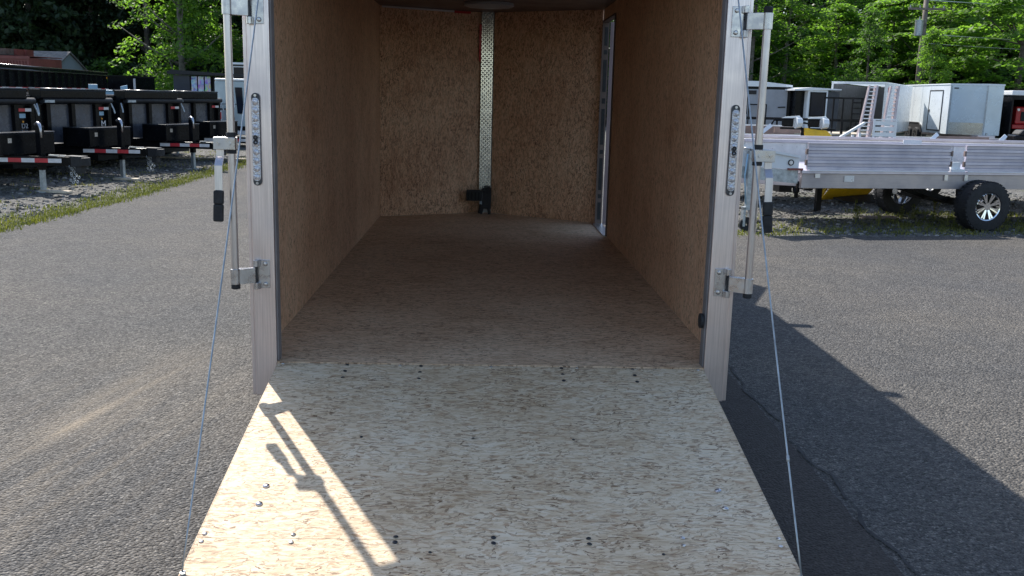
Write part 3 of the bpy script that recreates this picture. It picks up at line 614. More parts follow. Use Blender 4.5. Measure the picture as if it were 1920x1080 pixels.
# ------------------------------------------------------------------ black dump trailers parked on the left
# local frame: +x to the coupler, origin on the ground under the jack
def dump_trailer():
    t = thing('dump_trailer', '', 'trailer', (0,0,0), 0, 'black dump trailers in a row with tongues facing the lot')
    WX = -1.05
    for sy in (-1,1):
        MB().bar((WX-0.2,sy*0.62,0.50),(0.62,sy*0.05,0.50),0.06,0.13).build('tongue_rail', 'black_gloss', t, False, 0.004)
    for sy, n in ((-1,5),):
        A = Vector((-0.40,sy*0.455-0.036,0.505)); Bq = Vector((0.50,sy*0.098-0.034,0.505)); tape(t, A, Bq, n, 0.062, (-0.37,sy*0.93,0), 0)
    MB().box((0.66,0,0.50),(0.30,0.16,0.16)).box((0.72,0,0.38),(0.10,0.10,0.12)).cyl((0.80,0,0.44),(0.80,0,0.56),0.09,12).build('coupler', 'black_matte', t, False, 0.008)
    MB().bar((0.30,-0.16,0.585),(0.52,-0.05,0.575),0.03,0.02).build('latch_lever', 'steel', t)
    ch = MB()
    for sy in (-1,1):
        for i in range(8):
            ch.lathe([(0.015,-0.004),(0.024,-0.004),(0.024,0.004),(0.015,0.004)], (0.60+0.012*(i%2)+rnd.uniform(-.01,.01), sy*0.045+0.03*(i%3-1), 0.42-0.034*i), 8, 'y' if i%2 else 'x')
    ch.build('safety_chain', 'galv', t)
    jk = MB().box2(-0.045,0.045,-0.045,0.045,0.34,1.00).build('jack', 'black_gloss', t, False, 0.004)
    B2(-0.032,0.032,-0.032,0.032,0.02,0.338).build('jack_leg', 'galv', jk)
    B2(-0.12,0.12,-0.10,0.10,0.0,0.019).build('jack_foot', 'galv', jk)
    MB().tube([(-0.05,-0.02,1.02),(0.0,-0.03,1.045),(0.05,-0.05,1.03),(0.085,-0.07,0.97),(0.10,-0.08,0.83)],[0.026,0.028,0.026,0.020,0.016],8).build('jack_handle', 'steel', jk, True)
    tb = MB().box2(-0.80,-0.22,-0.52,0.52,0.57,0.885).build('tool_box', 'black_gloss', t, False, 0.012)
    B2(-0.79,-0.21,-0.53,0.53,0.886,0.905).build('box_lid', 'black_rail', tb, False, 0.006)
    B2(-0.2195,-0.214,-0.40,-0.33,0.75,0.82).build('latch', 'steel', tb)
    # bulkhead
    for y0,y1 in ((-0.86,-0.66),(-0.56,-0.08),(0.03,0.52),(0.62,0.87)):
        if y1-y0 > 0.3: B2(WX-0.02,WX+0.004,y0+0.003,y1-0.003,0.62,1.28).build('bulkhead_panel', 'panel_grey', t)
        else: B2(WX-0.02,WX+0.004,y0+0.003,y1-0.003,0.62,1.28).build('bulkhead_panel', 'black_gloss', t)
    for y in (-0.87,-0.61,-0.025,0.57,0.89):
        B2(WX-0.01,WX+0.07,y-0.045,y+0.045,0.60,1.30).build('rib', 'black_gloss', t, False, 0.004)
    B2(WX-0.03,WX+0.09,-0.92,0.92,1.301,1.37).build('top_rail', 'black_gloss', t, False, 0.005)
    B2(WX-0.03,WX+0.09,-0.92,0.92,0.52,0.599).build('bottom_rail', 'black_gloss', t, False, 0.005)
    tp = MB().prism([(WX-0.05,1.372),(WX+0.18,1.372),(WX+0.21,1.40),(WX+0.21,1.53),(WX+0.19,1.545),(WX-0.05,1.545)],-0.92,0.66,'y').build('tarp_housing', 'black_gloss', t, False, 0.01)
    MB().tube([(WX+0.20,-0.92,1.545),(WX+0.20,0.66,1.545)],0.016,8).build('edge_rail', 'black_rail', tp, True); MB().tube([(WX-0.05,-0.93,1.545),(WX-0.05,0.67,1.545)],0.018,8).build('edge_rail', 'black_rail', tp, True)
    MB().cyl((WX+0.15,-0.85,1.355),(WX+0.15,0.85,1.355),0.05,12).build('tarp_roll', 'black_matte', tp, True)
    MB().box((WX+0.19,-0.72,1.34),(0.05,0.22,0.045)).build('bracket', 'galv', tp)
    for y in (-0.9,0.9): MB().tube([(WX+0.1,y,1.3),(WX+0.14,y*1.02,1.2),(WX+0.16,y*1.03,1.12)],0.014,6).build('bracket', 'galv', tp)
    # body
    for sy in (-1,1):
        B2(WX-4.1,WX-0.032,sy*0.88-0.02,sy*0.88+0.02,0.55,1.37).build('side_wall', 'black_gloss', t)
        for i in range(9): B2(WX-0.4-i*0.44-0.05,WX-0.4-i*0.44+0.05,sy*0.935-0.033,sy*0.935+0.033,0.56,1.30).build('stake', 'black_gloss', t)
        B2(WX-4.1,WX-0.032,sy*0.92-0.05,sy*0.92+0.05,1.371,1.44).build('side_rail', 'black_gloss', t, False, 0.006)
        for i in range(2):
            wheel(t,(WX-1.7-i*0.86,sy*1.08,0.38),0.38,0.21,0.20,8,'alu_white',sy)
        MB().tube([(WX-1.15,sy*1.08,0.55),(WX-1.3,sy*1.08,0.82),(WX-3.0,sy*1.08,0.82),(WX-3.15,sy*1.08,0.55)],[0.09]*4,6).build('fender', 'black_gloss', t)
    B2(WX-4.1,WX-0.04,-0.85,0.85,0.52,0.56).build('bed', 'black_matte', t)
    B2(WX-4.3,WX-0.2,-0.62,0.62,0.34,0.50).build('frame_rail', 'black', t); B2(WX-3.6,WX-0.7,-0.72,0.72,0.14,0.338).build('underbody_blocker', 'black_matte', t)  # lower box is added to block light and darken the ground beneath
    B2(WX-4.14,WX-4.101,-0.9,0.9,0.56,1.37).build('tail_gate', 'black_gloss', t)
    # stickers on the far part of the bulkhead
    tape(t,(WX+0.0755,0.60,1.21),(WX+0.0755,0.86,1.21),2,0.05,(1,0,0),1)
    return t
spots = [(-6.77,10.70,-20,'black dump trailer nearest the camera, its tongue cut by the left picture edge'),
         (-6.47,13.20,-20,'black dump trailer second in the row, with the white letter M beside its tool box'),
         (-5.92,15.60,-21,'black dump trailer third in the row, tongue ending left of the silver rod'),
         (-5.72,18.0,-21,'farthest black dump trailer of the row, partly hidden behind the post and rod')]
D = [dump_trailer()]
for i in range(3): D.append(copy_tree(D[0]))
for o, (x,y,a,l) in zip(D, spots):
    o.location = (x,y,0); o.rotation_euler = (0,0,R_(a)); o['label'] = l
RX = (R_(90),0,R_(90))
text_mesh('lettering','M',0.17,'tape_white',D[1],(-1.01,0.745,0.92),RX)
text_mesh('lettering','....',0.16,'tape_white',D[1],(-1.01,0.73,0.80),RX)
text_mesh('lettering','D2',0.11,'grey_wall',D[0],(-1.01,0.74,0.95),RX)
for o in (D[0],D[1]):
    B2(-1.045,-1.039,0.66,0.80,1.08,1.15).build('sticker','pale_blue',o)
    MB().cyl((-1.045,0.74,1.02),(-1.035,0.74,1.02),0.016,10).build('marker_light','amber',o)

# long black dump trailers behind the row
def long_trailer(label, p, q, w, z0, z1, tz, ntape):
    p, q = Vector(p), Vector(q); L = (q-p).length; an = math.atan2(q.y-p.y, q.x-p.x)
    t = thing('long_dump_trailer', label, 'trailer', (p.x,p.y,0), an, 'long high sided black dump trailers behind the row')
    for sy in (-w/2, w/2):
        B2(0,L,sy-0.03,sy+0.03,z0,z1).build('side_wall','black_gloss',t)
        B2(-0.02,L+0.02,sy-0.07,sy+0.07,z1+0.001,z1+0.11).build('side_rail','black_gloss',t,False,0.01)
        for dy,dz in ((-0.07,0.11),(0.07,0.11),(-0.07,0.0)): MB().tube([(-0.02,sy+dy,z1+dz),(L+0.02,sy+dy,z1+dz)],0.024,8).build('edge_rail','black_rail',t,True)
        for i in range(int(L/0.7)+1): B2(0.02+i*0.7,0.12+i*0.7,sy+(0.031 if sy>0 else -0.101),sy+(0.101 if sy>0 else -0.031),z0,z1-0.02).build('stake','black_gloss',t)
    for x in (0.0,L): B2(x-0.03,x+0.03,-w/2+0.031,w/2-0.031,z0,z1).build('end_wall','black',t)
    B2(0.031,L-0.031,-w/2+0.031,w/2-0.031,z0,z0+0.06).build('bed','black_matte',t)
    B2(-0.5,L+1.5,-0.45,0.45,z0-0.3,z0-0.002).build('frame_rail','black',t)
    for sy in (-1,1):
        for x in (L*0.45,L*0.45+0.95): wheel(t,(x,sy*w*0.44,0.42),0.42,0.24,0.22,8,'alu_white',sy)
        B2(L*0.45-0.6,L*0.45+1.5,sy*w*0.44-0.15,sy*w*0.44+0.15,0.9,0.94).build('fender','black',t)
    tape(t,(0.1,-w/2-0.102,tz),(L-0.1,-w/2-0.102,tz),ntape,0.075,(0,-1,0),1)
    B2(L-0.35,L-0.25,-w/2-0.11,-w/2-0.102,z1-0.12,z1-0.05).build('marker_light','amber',t)
    return t
long_trailer('long high sided black dump trailer with red and white tape below its rail', (-13.9,19.6), (-15.75,34.0), 2.3, 0.75, 2.02, 1.5, 26)
long_trailer('long black dump trailer standing farther left, only its top rail showing', (-17.0,20.5), (-19.0,36.0), 2.3, 0.8, 2.12, 1.6, 2)
t = thing('dumpster','short black open bin beyond the end of the long black trailers','dumpster',(-14.45,36.5,0),R_(-8)); t.scale = (0.6,1,1)
for x0,x1,y0,y1 in ((-0.9,0.9,-0.9,-0.84),(-0.9,0.9,0.84,0.9),(-0.9,-0.84,-0.839,0.839),(0.84,0.9,-0.839,0.839)): B2(x0,x1,y0,y1,0.25,2.0).build('wall','black_gloss',t)
B2(-0.83,0.83,-0.83,0.83,0.25,0.32).build('bottom','black',t)
for y in (-0.93,0.93): B2(-0.95,0.95,y-0.04,y+0.04,2.001,2.07).build('top_rail','black_gloss',t)
B2(0.92,0.95,-0.95,-0.80,1.3,1.95).build('reflective_tape','tape_white',t)
for sx in (-1,1):
    for sy in (-1,1): B2(sx*0.6-0.08,sx*0.6+0.08,sy*0.6-0.1,sy*0.6+0.1,0,0.249).build('foot','black',t)

# pale blue steel hopper trailer seen over the second dump trailer
t = thing('hopper_trailer','small pale blue steel hopper trailer between the black dump trailers','trailer',(-8.75,20.6,0),R_(-5))
MB().prism([(-0.95,0.72),(0.0,0.72),(0.24,1.1),(0.24,1.38),(0.05,1.50),(-0.95,1.50)],-0.5,0.5,'y').build('hopper','pale_blue',t,False,0.015)
B2(-0.95,-0.72,-0.545,-0.531,1.30,1.66).build('bracket','pale_blue',t,False,0.01)
MB().prism([(-0.14,1.0),(0.02,1.0),(0.02,1.66),(-0.14,1.62)],-0.56,-0.501,'y').build('post','pale_blue',t,False,0.01)
B2(-1.0,0.10,-0.53,0.53,1.501,1.53).build('top_rail','pale_blue',t,False,0.008)
B2(-1.2,1.0,-0.3,0.3,0.48,0.719).build('frame_rail','black',t)
for sy in (-1,1): wheel(t,(-0.3,sy*0.6,0.33),0.33,0.18,0.18,6,'white',sy)
MB().cyl((1.0,0,0.0),(1.0,0,0.6),0.04).build('jack','galv',t)

# rusty red container, grey house
t = thing('container','rusty red corrugated container standing behind the long black trailers','container',(-20.5,40.5,0),R_(-12))
MB().box2(-2.6,1.0,-1.1,1.1,0.1,2.75).build('body','rust_red',t)
for i in range(24): B2(-2.55+i*0.15,-2.48+i*0.15,-1.135,-1.101,0.2,2.62).build('corrugation','rust_red',t)
for z in (0.1,2.70): B2(-2.62,1.02,-1.15,-1.1005,z,z+0.1).build('frame_rail','rust_red',t)
B2(-2.62,1.02,-1.14,1.14,2.801,2.83).build('roof','rust_red',t)
t = thing('wood_stack','dark reddish brown stack of timber at the far left in front of the forest','stack',(-22.6,42.0,0),R_(-8))
for i in range(10):
    for k in range(3): B2(-1.6,1.2+0.1*((i*7+k)%3),-0.9+k*0.6,-0.35+k*0.6,0.12+i*0.31,0.40+i*0.31).build('timber','rust_red' if (i+k)%3 else 'bark',t)
for x in (-1.2,0.8): B2(x-0.1,x+0.1,-1.0,1.0,0,0.119).build('bearer','bark',t)
t = thing('grey_house','small grey house with a shingled gable roof at the forest edge','house',(-22.9,47.5,0),R_(-6))
HW, HL, HE, HR = 1.7, 1.5, 2.35, 3.25
B2(-HL,HL,-HW,HW,0,HE).build('wall','house_wall',t)
for x in (-HL+0.02,HL-0.02): MB().prism([(-HW,HE+0.002),(HW,HE+0.002),(0,HR-0.03)],x-0.02,x+0.02,'x').build('gable','house_wall',t)
for sy in (-1,1):
    rf = MB().add([(-HL-0.1,sy*(HW+0.2),HE-0.13),(HL+0.1,sy*(HW+0.2),HE-0.13),(HL+0.1,0,HR),(-HL-0.1,0,HR),(-HL-0.1,sy*(HW+0.2),HE-0.05),(HL+0.1,sy*(HW+0.2),HE-0.05),(HL+0.1,0,HR+0.08),(-HL-0.1,0,HR+0.08)],
        [(3,2,1,0),(4,5,6,7),(0,1,5,4),(1,2,6,5),(2,3,7,6),(3,0,4,7)]).build('roof','shingle',t)
w = B2(-0.4,0.4,-HW-0.04,-HW-0.001,1.1,2.0).build('window','white',t); B2(-0.33,0.33,-HW-0.05,-HW-0.041,1.17,1.93).build('pane','glass_dark',w)
B2(0.55,1.3,-HW-0.03,-HW-0.001,0.02,2.0).build('door','white',t)

# display trailer with posters, cabin with windows, pale service truck
t = thing('display_trailer','dark covered trailer with three colourful poster strips under its black roof','trailer',(-10.0,30.0,0),R_(-6))
B2(-0.42,0.14,-0.8,0.8,0.6,2.05).build('side_wall','navy',t)
B2(0.141,1.0,0.6,0.8,0.6,2.05).build('back_wall','black_matte',t)
for i in range(3): B2(0.20+i*0.235,0.385+i*0.235,-0.80,-0.77,1.35,2.02).build('poster','poster',t)
MB().prism([(-0.55,2.08),(1.5,2.06),(1.5,2.14),(-0.4,2.22),(-0.55,2.18)],-1.0,1.0,'y').build('roof','black_matte',t)
B2(-0.5,1.2,-0.8,0.8,0.45,0.599).build('bed','black',t)
for sy in (-1,1): wheel(t,(0.4,sy*0.9,0.34),0.34,0.2,0.18,8,'alu_white',sy)
B2(0.145,0.18,-0.8,-0.76,0.6,2.05).build('post','black',t); B2(0.95,1.0,-0.8,-0.76,0.6,2.05).build('post','black',t)
t = thing('office_cabin','small cabin with dark blue windows in white frames behind the pale truck','cabin',(-9.3,37.0,0),R_(0))
B2(-1.0,1.4,-0.9,0.9,0.15,2.62).build('wall','charcoal',t)
for i in range(3):
    w = B2(-0.92+i*0.76,-0.22+i*0.76,-0.95,-0.901,1.85,2.55).build('window','white',t); B2(-0.88+i*0.76,-0.26+i*0.76,-0.965,-0.951,1.89,2.51).build('pane','glass_dark',w)
B2(-1.1,1.5,-1.05,1.0,2.621,2.70).build('roof','white',t)
for sx in (-0.8,1.2): B2(sx-0.1,sx+0.1,-0.8,0.8,0,0.149).build('skid','black',t)
t = thing('service_truck','pale grey green service truck with red lettering on its side box, behind the silver rod','truck',(-7.6,24.6,0),R_(-4))
B2(0.0,1.9,-0.85,0.85,0.55,1.86).build('body','pale_truck',t,False,0.05)
B2(0.02,1.9,-0.87,0.87,1.861,1.92).build('roof','white',t,False,0.02)
b = B2(-0.60,0.36,-1.30,-0.86,0.68,1.06).build('side_box','grey_wall',t,False,0.02)
B2(-0.62,0.38,-1.32,-0.86,1.061,1.09).build('box_lid','black',b)
MB().add([(-0.58,-1.305,0.72),(0.34,-1.305,0.72),(0.34,-1.305,1.03),(-0.15,-1.305,1.03),(-0.58,-1.305,0.96),(-0.58,-1.3005,0.72),(0.34,-1.3005,0.72),(0.34,-1.3005,1.03),(-0.15,-1.3005,1.03),(-0.58,-1.3005,0.96)],[(0,1,2,3,4),(9,8,7,6,5)]).build('side_panel','white',b)
text_mesh('lettering','BZN',0.30,'red',b,(0.06,-1.308,0.88),(R_(90),0,0),0.004)
B2(-0.15,0.2,-1.25,-0.90,1.091,1.22).build('tool_tray','white',t); MB().bar((0.0,-1.27,1.10),(0.25,-1.0,1.35),0.03,0.05).build('strut','black',t)
w = MB().prism([(0.66,0.95),(0.84,0.95),(0.80,1.68),(0.60,1.68)],-0.875,-0.852,'y').build('side_window','glass_dark',t)
B2(0.01,1.88,-0.862,-0.851,1.20,1.22).build('body_seam','charcoal',t)
B2(0.40,0.58,-0.868,-0.851,1.12,1.25).build('badge','white',t)
B2(-0.30,1.35,-0.95,-0.70,0.50,0.60).build('bumper','black',t)
tape(t,(-0.25,-0.951,0.42),(0.9,-0.951,0.42),4,0.09,(0,-1,0),1)
B2(-0.3,0.95,-0.95,-0.85,0.36,0.48).build('step','grey_wall',t)
B2(-1.4,2.6,-0.5,0.5,0.35,0.549).build('frame_rail','black',t)
B2(1.91,2.9,-0.85,0.85,0.6,1.5).build('cab','white',t,False,0.08)
for x in (-0.9,2.0):
    for sy in (-1,1): wheel(t,(x,sy*0.78,0.38),0.38,0.22,0.21,8,'alu_white',sy)

# ------------------------------------------------------------------ right side: aluminium side-fold flatbed trailer in front
AT = thing('flatbed_trailer','long aluminium flatbed trailer with folding corrugated side panels and chunky black tyres','trailer',(6.62,8.50,0),R_(9.8))
X0, X1 = -2.50, 4.2
B2(-2.58,X1,0.0,0.06,0.545,0.735).build('side_beam','alu_beam',AT,False,0.003)
B2(-2.58,X1,1.58,1.64,0.545,0.735).build('side_beam','alu_beam',AT,False,0.003)
B2(-2.60,X1,-0.035,0.10,0.736,0.775).build('deck_rail','alu_dull',AT,False,0.003)
B2(-2.60,X1,1.54,1.67,0.736,0.775).build('deck_rail','alu_dull',AT,False,0.003)
for i in range(9):
    B2(-2.58,X1,0.103+i*0.1595,0.2605+i*0.1595,0.742,0.768).build('deck_plank','alu_dull',AT)
for i in range(9): B2(X0+i*0.8,X0+0.05+i*0.8,0.062,1.578,0.62,0.735).build('cross_member','alu_dull',AT)
def corr_panel(xa, xb):
    n = 0.0; prof = [(0.0,0.0)]; z = 0.0
    for i in range(4):
        z0 = 0.335*i/4; z1 = 0.335*(i+1)/4; prof += [(-0.007,z0+0.002),(-0.006,z0+0.038),(0.003,z0+0.044),(0.002,z1-0.004)]
    prof += [(0.0,0.335),(0.03,0.335),(0.03,0.0)]
    return MB().prism([(p[0],p[1]) for p in prof], xa, xb, 'x')
for xa, xb in ((-2.52,-0.45),(-0.22,1.85),(2.08,4.15)):
    p = corr_panel(xa,xb).build('side_panel','alu_panel',AT,loc=(0,0.0,0.782))
    B2(xa,xb,-0.02,0.035,1.118,1.128).build('panel_cap','alu_dull',AT)
    for x in (xa-0.0285,xb+0.0015): 
        for z in (0.98,0.84): B2(x,x+0.027,-0.01,0.02,z,z+0.07).build('panel_latch','taupe_deck',AT)
    B2(xa+0.02,xb-0.05,-0.052,-0.036,0.772,0.784).build('hinge_strip','white',AT)
for xg in (-0.335,1.965):
    B2(xg-0.07,xg+0.07,0.03,0.07,0.776,0.90).box2(xg-0.10,xg+0.10,-0.03,0.029,0.776,0.81).build('stake_bracket','white',AT)
    for dx in (-0.16,0.14): B2(xg+dx-0.025,xg+dx+0.025,-0.02,-0.001,0.66,0.735).build('bracket_tab','alu',AT)
B2(-2.40,-2.33,-0.012,-0.0005,0.68,0.735).build('bracket_tab','alu',AT)
B2(-1.98,-1.84,-0.010,-0.0005,0.63,0.71).build('marker_plate','alu_white',AT)
B2(-2.78,-2.58,-0.02,0.02,0.775,0.80).build('marker_light','rust_red',AT)
wheel(AT,(0.0,-0.14,0.335),0.335,0.27,0.185,8,'chrome',-1,True)
wheel(AT,(0.0,1.78,0.335),0.335,0.27,0.185,8,'chrome',1,True)
MB().bar((-0.55,0.55,0.50),(0.0,0.55,0.33),0.06,0.07).bar((-0.55,1.1,0.50),(0.0,1.1,0.33),0.06,0.07).cyl((0,0.0,0.335),(0,1.64,0.335),0.05,12).build('axle','black_matte',AT)
MB().bar((-2.6,0.10,0.62),(-3.6,0.80,0.62),0.07,0.11).bar((-2.6,1.54,0.62),(-3.6,0.84,0.62),0.07,0.11).box((-3.7,0.82,0.64),(0.25,0.12,0.12)).build('tongue','alu_dull',AT,False,0.004)
# sloping white stone guard on the tongue
sg = MB().add([(-2.62,0.03,0.775),(-2.62,0.03,0.93),(-3.50,-0.02,1.07),(-3.50,-0.02,0.83),(-2.62,0.055,0.775),(-2.62,0.055,0.93),(-3.50,0.01,1.07),(-3.50,0.01,0.83)],
    [(0,1,2,3),(7,6,5,4),(0,4,5,1),(1,5,6,2),(2,6,7,3),(3,7,4,0)]).build('stone_guard','white',AT)
MB().bar((-2.62,0.02,0.945),(-3.50,-0.03,1.085),0.04,0.03).build('guard_cap','white',sg)
MB().add([(-2.62,0.03,0.60),(-2.62,0.03,0.77),(-3.50,-0.02,0.825),(-3.50,-0.02,0.68),(-2.62,0.055,0.60),(-2.62,0.055,0.77),(-3.50,0.01,0.825),(-3.50,0.01,0.68)],
    [(0,1,2,3),(7,6,5,4),(0,4,5,1),(1,5,6,2),(2,6,7,3),(3,7,4,0)]).build('lower_guard','galv',AT)
rg = MB().lathe([(0.028,-0.012),(0.040,-0.012),(0.040,0.0),(0.028,0.0)],(-2.74,0.02,0.872),16,'y').build('round_light','black_matte',AT)
MB().cyl((-2.74,0.008,0.872),(-2.74,0.018,0.872),0.027,14).build('lens','lens',rg)
jk = MB().box2(-3.37,-3.31,-0.09,-0.03,0.30,1.02).build('jack','galv',AT,False,0.004)
MB().tube([(-3.34,-0.06,1.03),(-3.37,-0.10,1.05),(-3.46,-0.11,1.05)],0.013,8).build('jack_handle','steel',jk,True)
MB().tube([(-3.40,-0.10,0.98),(-3.42,-0.10,0.7),(-3.38,-0.10,0.35)],0.010,6).build('jack_hose','pale_blue',jk,True)
MB().box2(-3.40,-3.37,-0.10,-0.02,0.06,0.299).box2(-3.31,-3.28,-0.10,-0.02,0.06,0.299).box2(-3.40,-3.28,-0.10,-0.02,0.27,0.31).build('caster_fork','galv',jk)
MB().lathe([(0.02,-0.025),(0.08,-0.028),(0.09,-0.018),(0.09,0.018),(0.08,0.028),(0.02,0.025)],(0,0,0),18,'y').build('caster_wheel','rubber',jk,'auto',loc=(-3.34,-0.06,0.09))

# second aluminium trailer directly behind: tall plain box sides
t = thing('box_sided_trailer','tall sided silver aluminium trailer directly behind the flatbed','trailer',(4.1,10.95,-0.03),R_(2))
B2(0.0,6.2,0.0,0.03,0.58,1.035).build('side_wall','alu_white',t); B2(0.0,6.2,2.0,2.03,0.58,1.035).build('side_wall','alu_white',t)
B2(-0.02,6.22,-0.03,0.07,1.036,1.085).build('top_rail','alu_dull',t,False,0.004); B2(-0.02,6.22,1.96,2.06,1.036,1.085).build('top_rail','alu_dull',t,False,0.004)
B2(-0.03,0.0,0.031,2.0,0.58,1.03).build('end_wall','white',t); B2(0.001,6.19,0.031,1.999,0.58,0.62).build('bed','taupe_deck',t)
for i in range(8): B2(0.2+i*0.8,0.25+i*0.8,-0.022,-0.001,0.6,1.03).build('side_post','alu_white',t)
B2(0.2,6.0,0.3,0.36,0.44,0.579).build('frame_rail','alu_dull',t); B2(0.2,6.0,1.6,1.66,0.44,0.579).build('frame_rail','alu_dull',t)
for sy,y in ((-1,0.16),(1,1.85)): wheel(t,(3.95,y,0.30),0.30,0.2,0.17,6,'alu_white',sy)
B2(2.55,2.85,-0.05,-0.032,1.04,1.125).build('plastic_bag','white',t)
MB().cyl((0.25,1.0,0.0),(0.25,1.0,0.5),0.035).build('jack','galv',t)

# yellow plow lying under it, with black hitch
t = thing('snow_plow','yellow snow plow blade with black rubber edge lying on the gravel under the trailers','plow',(6.15,11.9,0),R_(28))
bl = []
for i in range(7):
    u = i/6; bl.append((-0.10+0.20*(1-u)**2-0.06*u, 0.035+0.33*u))
MB().prism([(p[0],p[1]) for p in bl]+[(p[0]+0.02,p[1]) for p in reversed(bl)], -0.52, 0.56, 'x').build('blade','yellow',t)
for x in (-0.52,-0.02,0.48): MB().prism([(0.11,0.02),(0.14,0.02),(-0.02,0.38),(-0.13,0.38)],x,x+0.03,'x').build('rib','yellow',t)
MB().add([(-0.30,-0.34,0.0),(0.62,-0.34,0.0),(0.58,-0.06,0.09),(-0.36,-0.06,0.06),(-0.30,-0.35,0.03),(0.62,-0.35,0.03),(0.58,-0.05,0.12),(-0.36,-0.05,0.09)],[(3,2,1,0),(4,5,6,7),(0,1,5,4),(1,2,6,5),(2,3,7,6),(3,0,4,7)]).build('rubber_edge','rubber',t)
MB().bar((0,0.05,0.22),(-0.9,0.3,0.30),0.1,0.06).build('push_arm','black',t)
t = thing('plow_hitch','black plow hitch frame on a short leg at the gravel left of the yellow blade','hitch',(4.85,10.2,0),R_(5))
MB().box2(-0.35,0.30,0.0,0.15,0.36,0.46).box2(-0.42,-0.22,-0.06,0.2,0.30,0.52).box2(0.0,0.12,-0.05,0.2,0.33,0.5).build('frame','black',t,False,0.01)
MB().cyl((-0.15,-0.06,0.30),(-0.15,-0.02,0.42),0.05).cyl((-0.15,-0.06,0.22),(-0.15,-0.06,0.32),0.03).build('hydraulic_pump','black_gloss',t)
MB().cyl((-0.05,-0.07,0.37),(0.34,-0.08,0.39),0.02).build('cylinder_rod','steel',t)
B2(0.22,0.30,0.02,0.10,0.0,0.359).build('leg','black',t)

# ------------------------------------------------------------------ low deck trailer with slanted white end struts and brown deck sides
def deck_trailer(label, x, y, L, zf, zn, sts, brd):
    t = thing('deck_trailer', label, 'trailer', (x,y,0), R_(1))
    B2(0.0,L,1.9,1.94,0.46,zf).build('side_wall','taupe_deck',t); B2(0.0,L,0.0,0.04,0.46,zn).build('side_wall','alu_white',t)
    B2(0.0,L,1.88,1.96,zf+0.001,zf+0.035).build('top_rail','alu_white',t); B2(0.0,L,-0.02,0.06,zn+0.001,zn+0.03).build('top_rail','alu_white',t)
    B2(0.0,L,0.041,1.899,0.46,0.50).build('bed','taupe_deck',t)
    for q in sts: MB().bar((q,0.02,zn+0.03),(q+0.33,0.25,zn+0.24),0.09,0.03,(0,-1,0.4)).build('strut','white',t)
    for q0,q1 in brd: B2(q0,q1,0.3,0.34,zn+0.06,zn+0.19).build('ramp_board','taupe_deck',t)
    for y_ in (0.16,1.75): wheel(t,(L*0.5,y_,0.30),0.30,0.2,0.17,6,'alu_white',-1 if y_ < 1 else 1)
    B2(0.3,L-0.2,0.9,1.0,0.34,0.459).build('frame_rail','alu_dull',t); MB().cyl((0.3,0.95,0.0),(0.3,0.95,0.339),0.035).build('jack','galv',t)
    return t
deck_trailer('low aluminium trailer with brown sides and slanted white struts before the big white one', 10.6, 18.7, 6.2, 0.82, 0.74, (0.05,1.75,2.5), ((0.35,1.7),(2.9,4.4)))
t = deck_trailer('short aluminium deck trailer with brown boards and white slotted gate, beside the post', 6.15, 18.7, 1.9, 1.03, 0.86, (0.42,), ((0.85,1.5),))
gt = MB()
for k in range(5): gt.box2(-0.35,0.05,0.0,0.03,0.72+k*0.13,0.80+k*0.13)
for q in (-0.35,-0.17,0.02): gt.box2(q,q+0.03,-0.008,0.038,0.50,1.34)
gt.build('ramp_gate','white',t)

# yellow plow with two headlamps on the way back
t = thing('headlamp_plow','yellow and black plow frame carrying two white rimmed headlamps','plow',(7.05,16.9,0),R_(-18))
B2(-0.55,0.62,0.0,0.10,0.55,0.75).build('frame','black',t); B2(-0.1,0.0,0.02,0.08,0.0,1.1).build('post','black',t)
B2(-0.55,0.62,0.1,0.7,0.10,0.18).build('base','black_matte',t); 
for sx in (-0.5,0.5): B2(sx-0.06,sx+0.06,0.0,0.5,0.0,0.099).build('foot','black',t)
MB().add([(-0.04,-0.05,1.10),(0.45,-0.10,1.05),(0.70,-0.12,0.80),(0.36,-0.12,0.76),(-0.02,-0.1,0.93),(-0.04,0.25,1.10),(0.45,0.2,1.05),(0.70,0.18,0.80),(0.36,0.18,0.76),(-0.02,0.2,0.93)],
    [(0,1,2,3,4),(9,8,7,6,5),(0,5,6,1),(1,6,7,2),(2,7,8,3),(3,8,9,4),(4,9,5,0)]).build('cover','yellow',t,False,0.02)
B2(-0.55,0.62,0.02,0.08,1.06,1.10).build('light_bar','black',t)
for x in (-0.25,0.30):
    h = MB().box((x-0.14,0.02,1.21),(0.26,0.2,0.18)).build('headlamp','black_gloss',t,False,0.03)
    MB().cyl((x+0.02,-0.10,1.21),(x+0.14,-0.05,1.21),0.13,8,0.11).build('bezel','white',h)
    MB().cyl((x+0.015,-0.115,1.20),(x+0.03,-0.10,1.20),0.10,10).build('lens','lens',h)
    MB().prism([(x-0.28,1.30),(x+0.14,1.31),(x+0.10,1.36),(x-0.20,1.33)],-0.10,0.12,'y').build('lamp_hood','white',h)

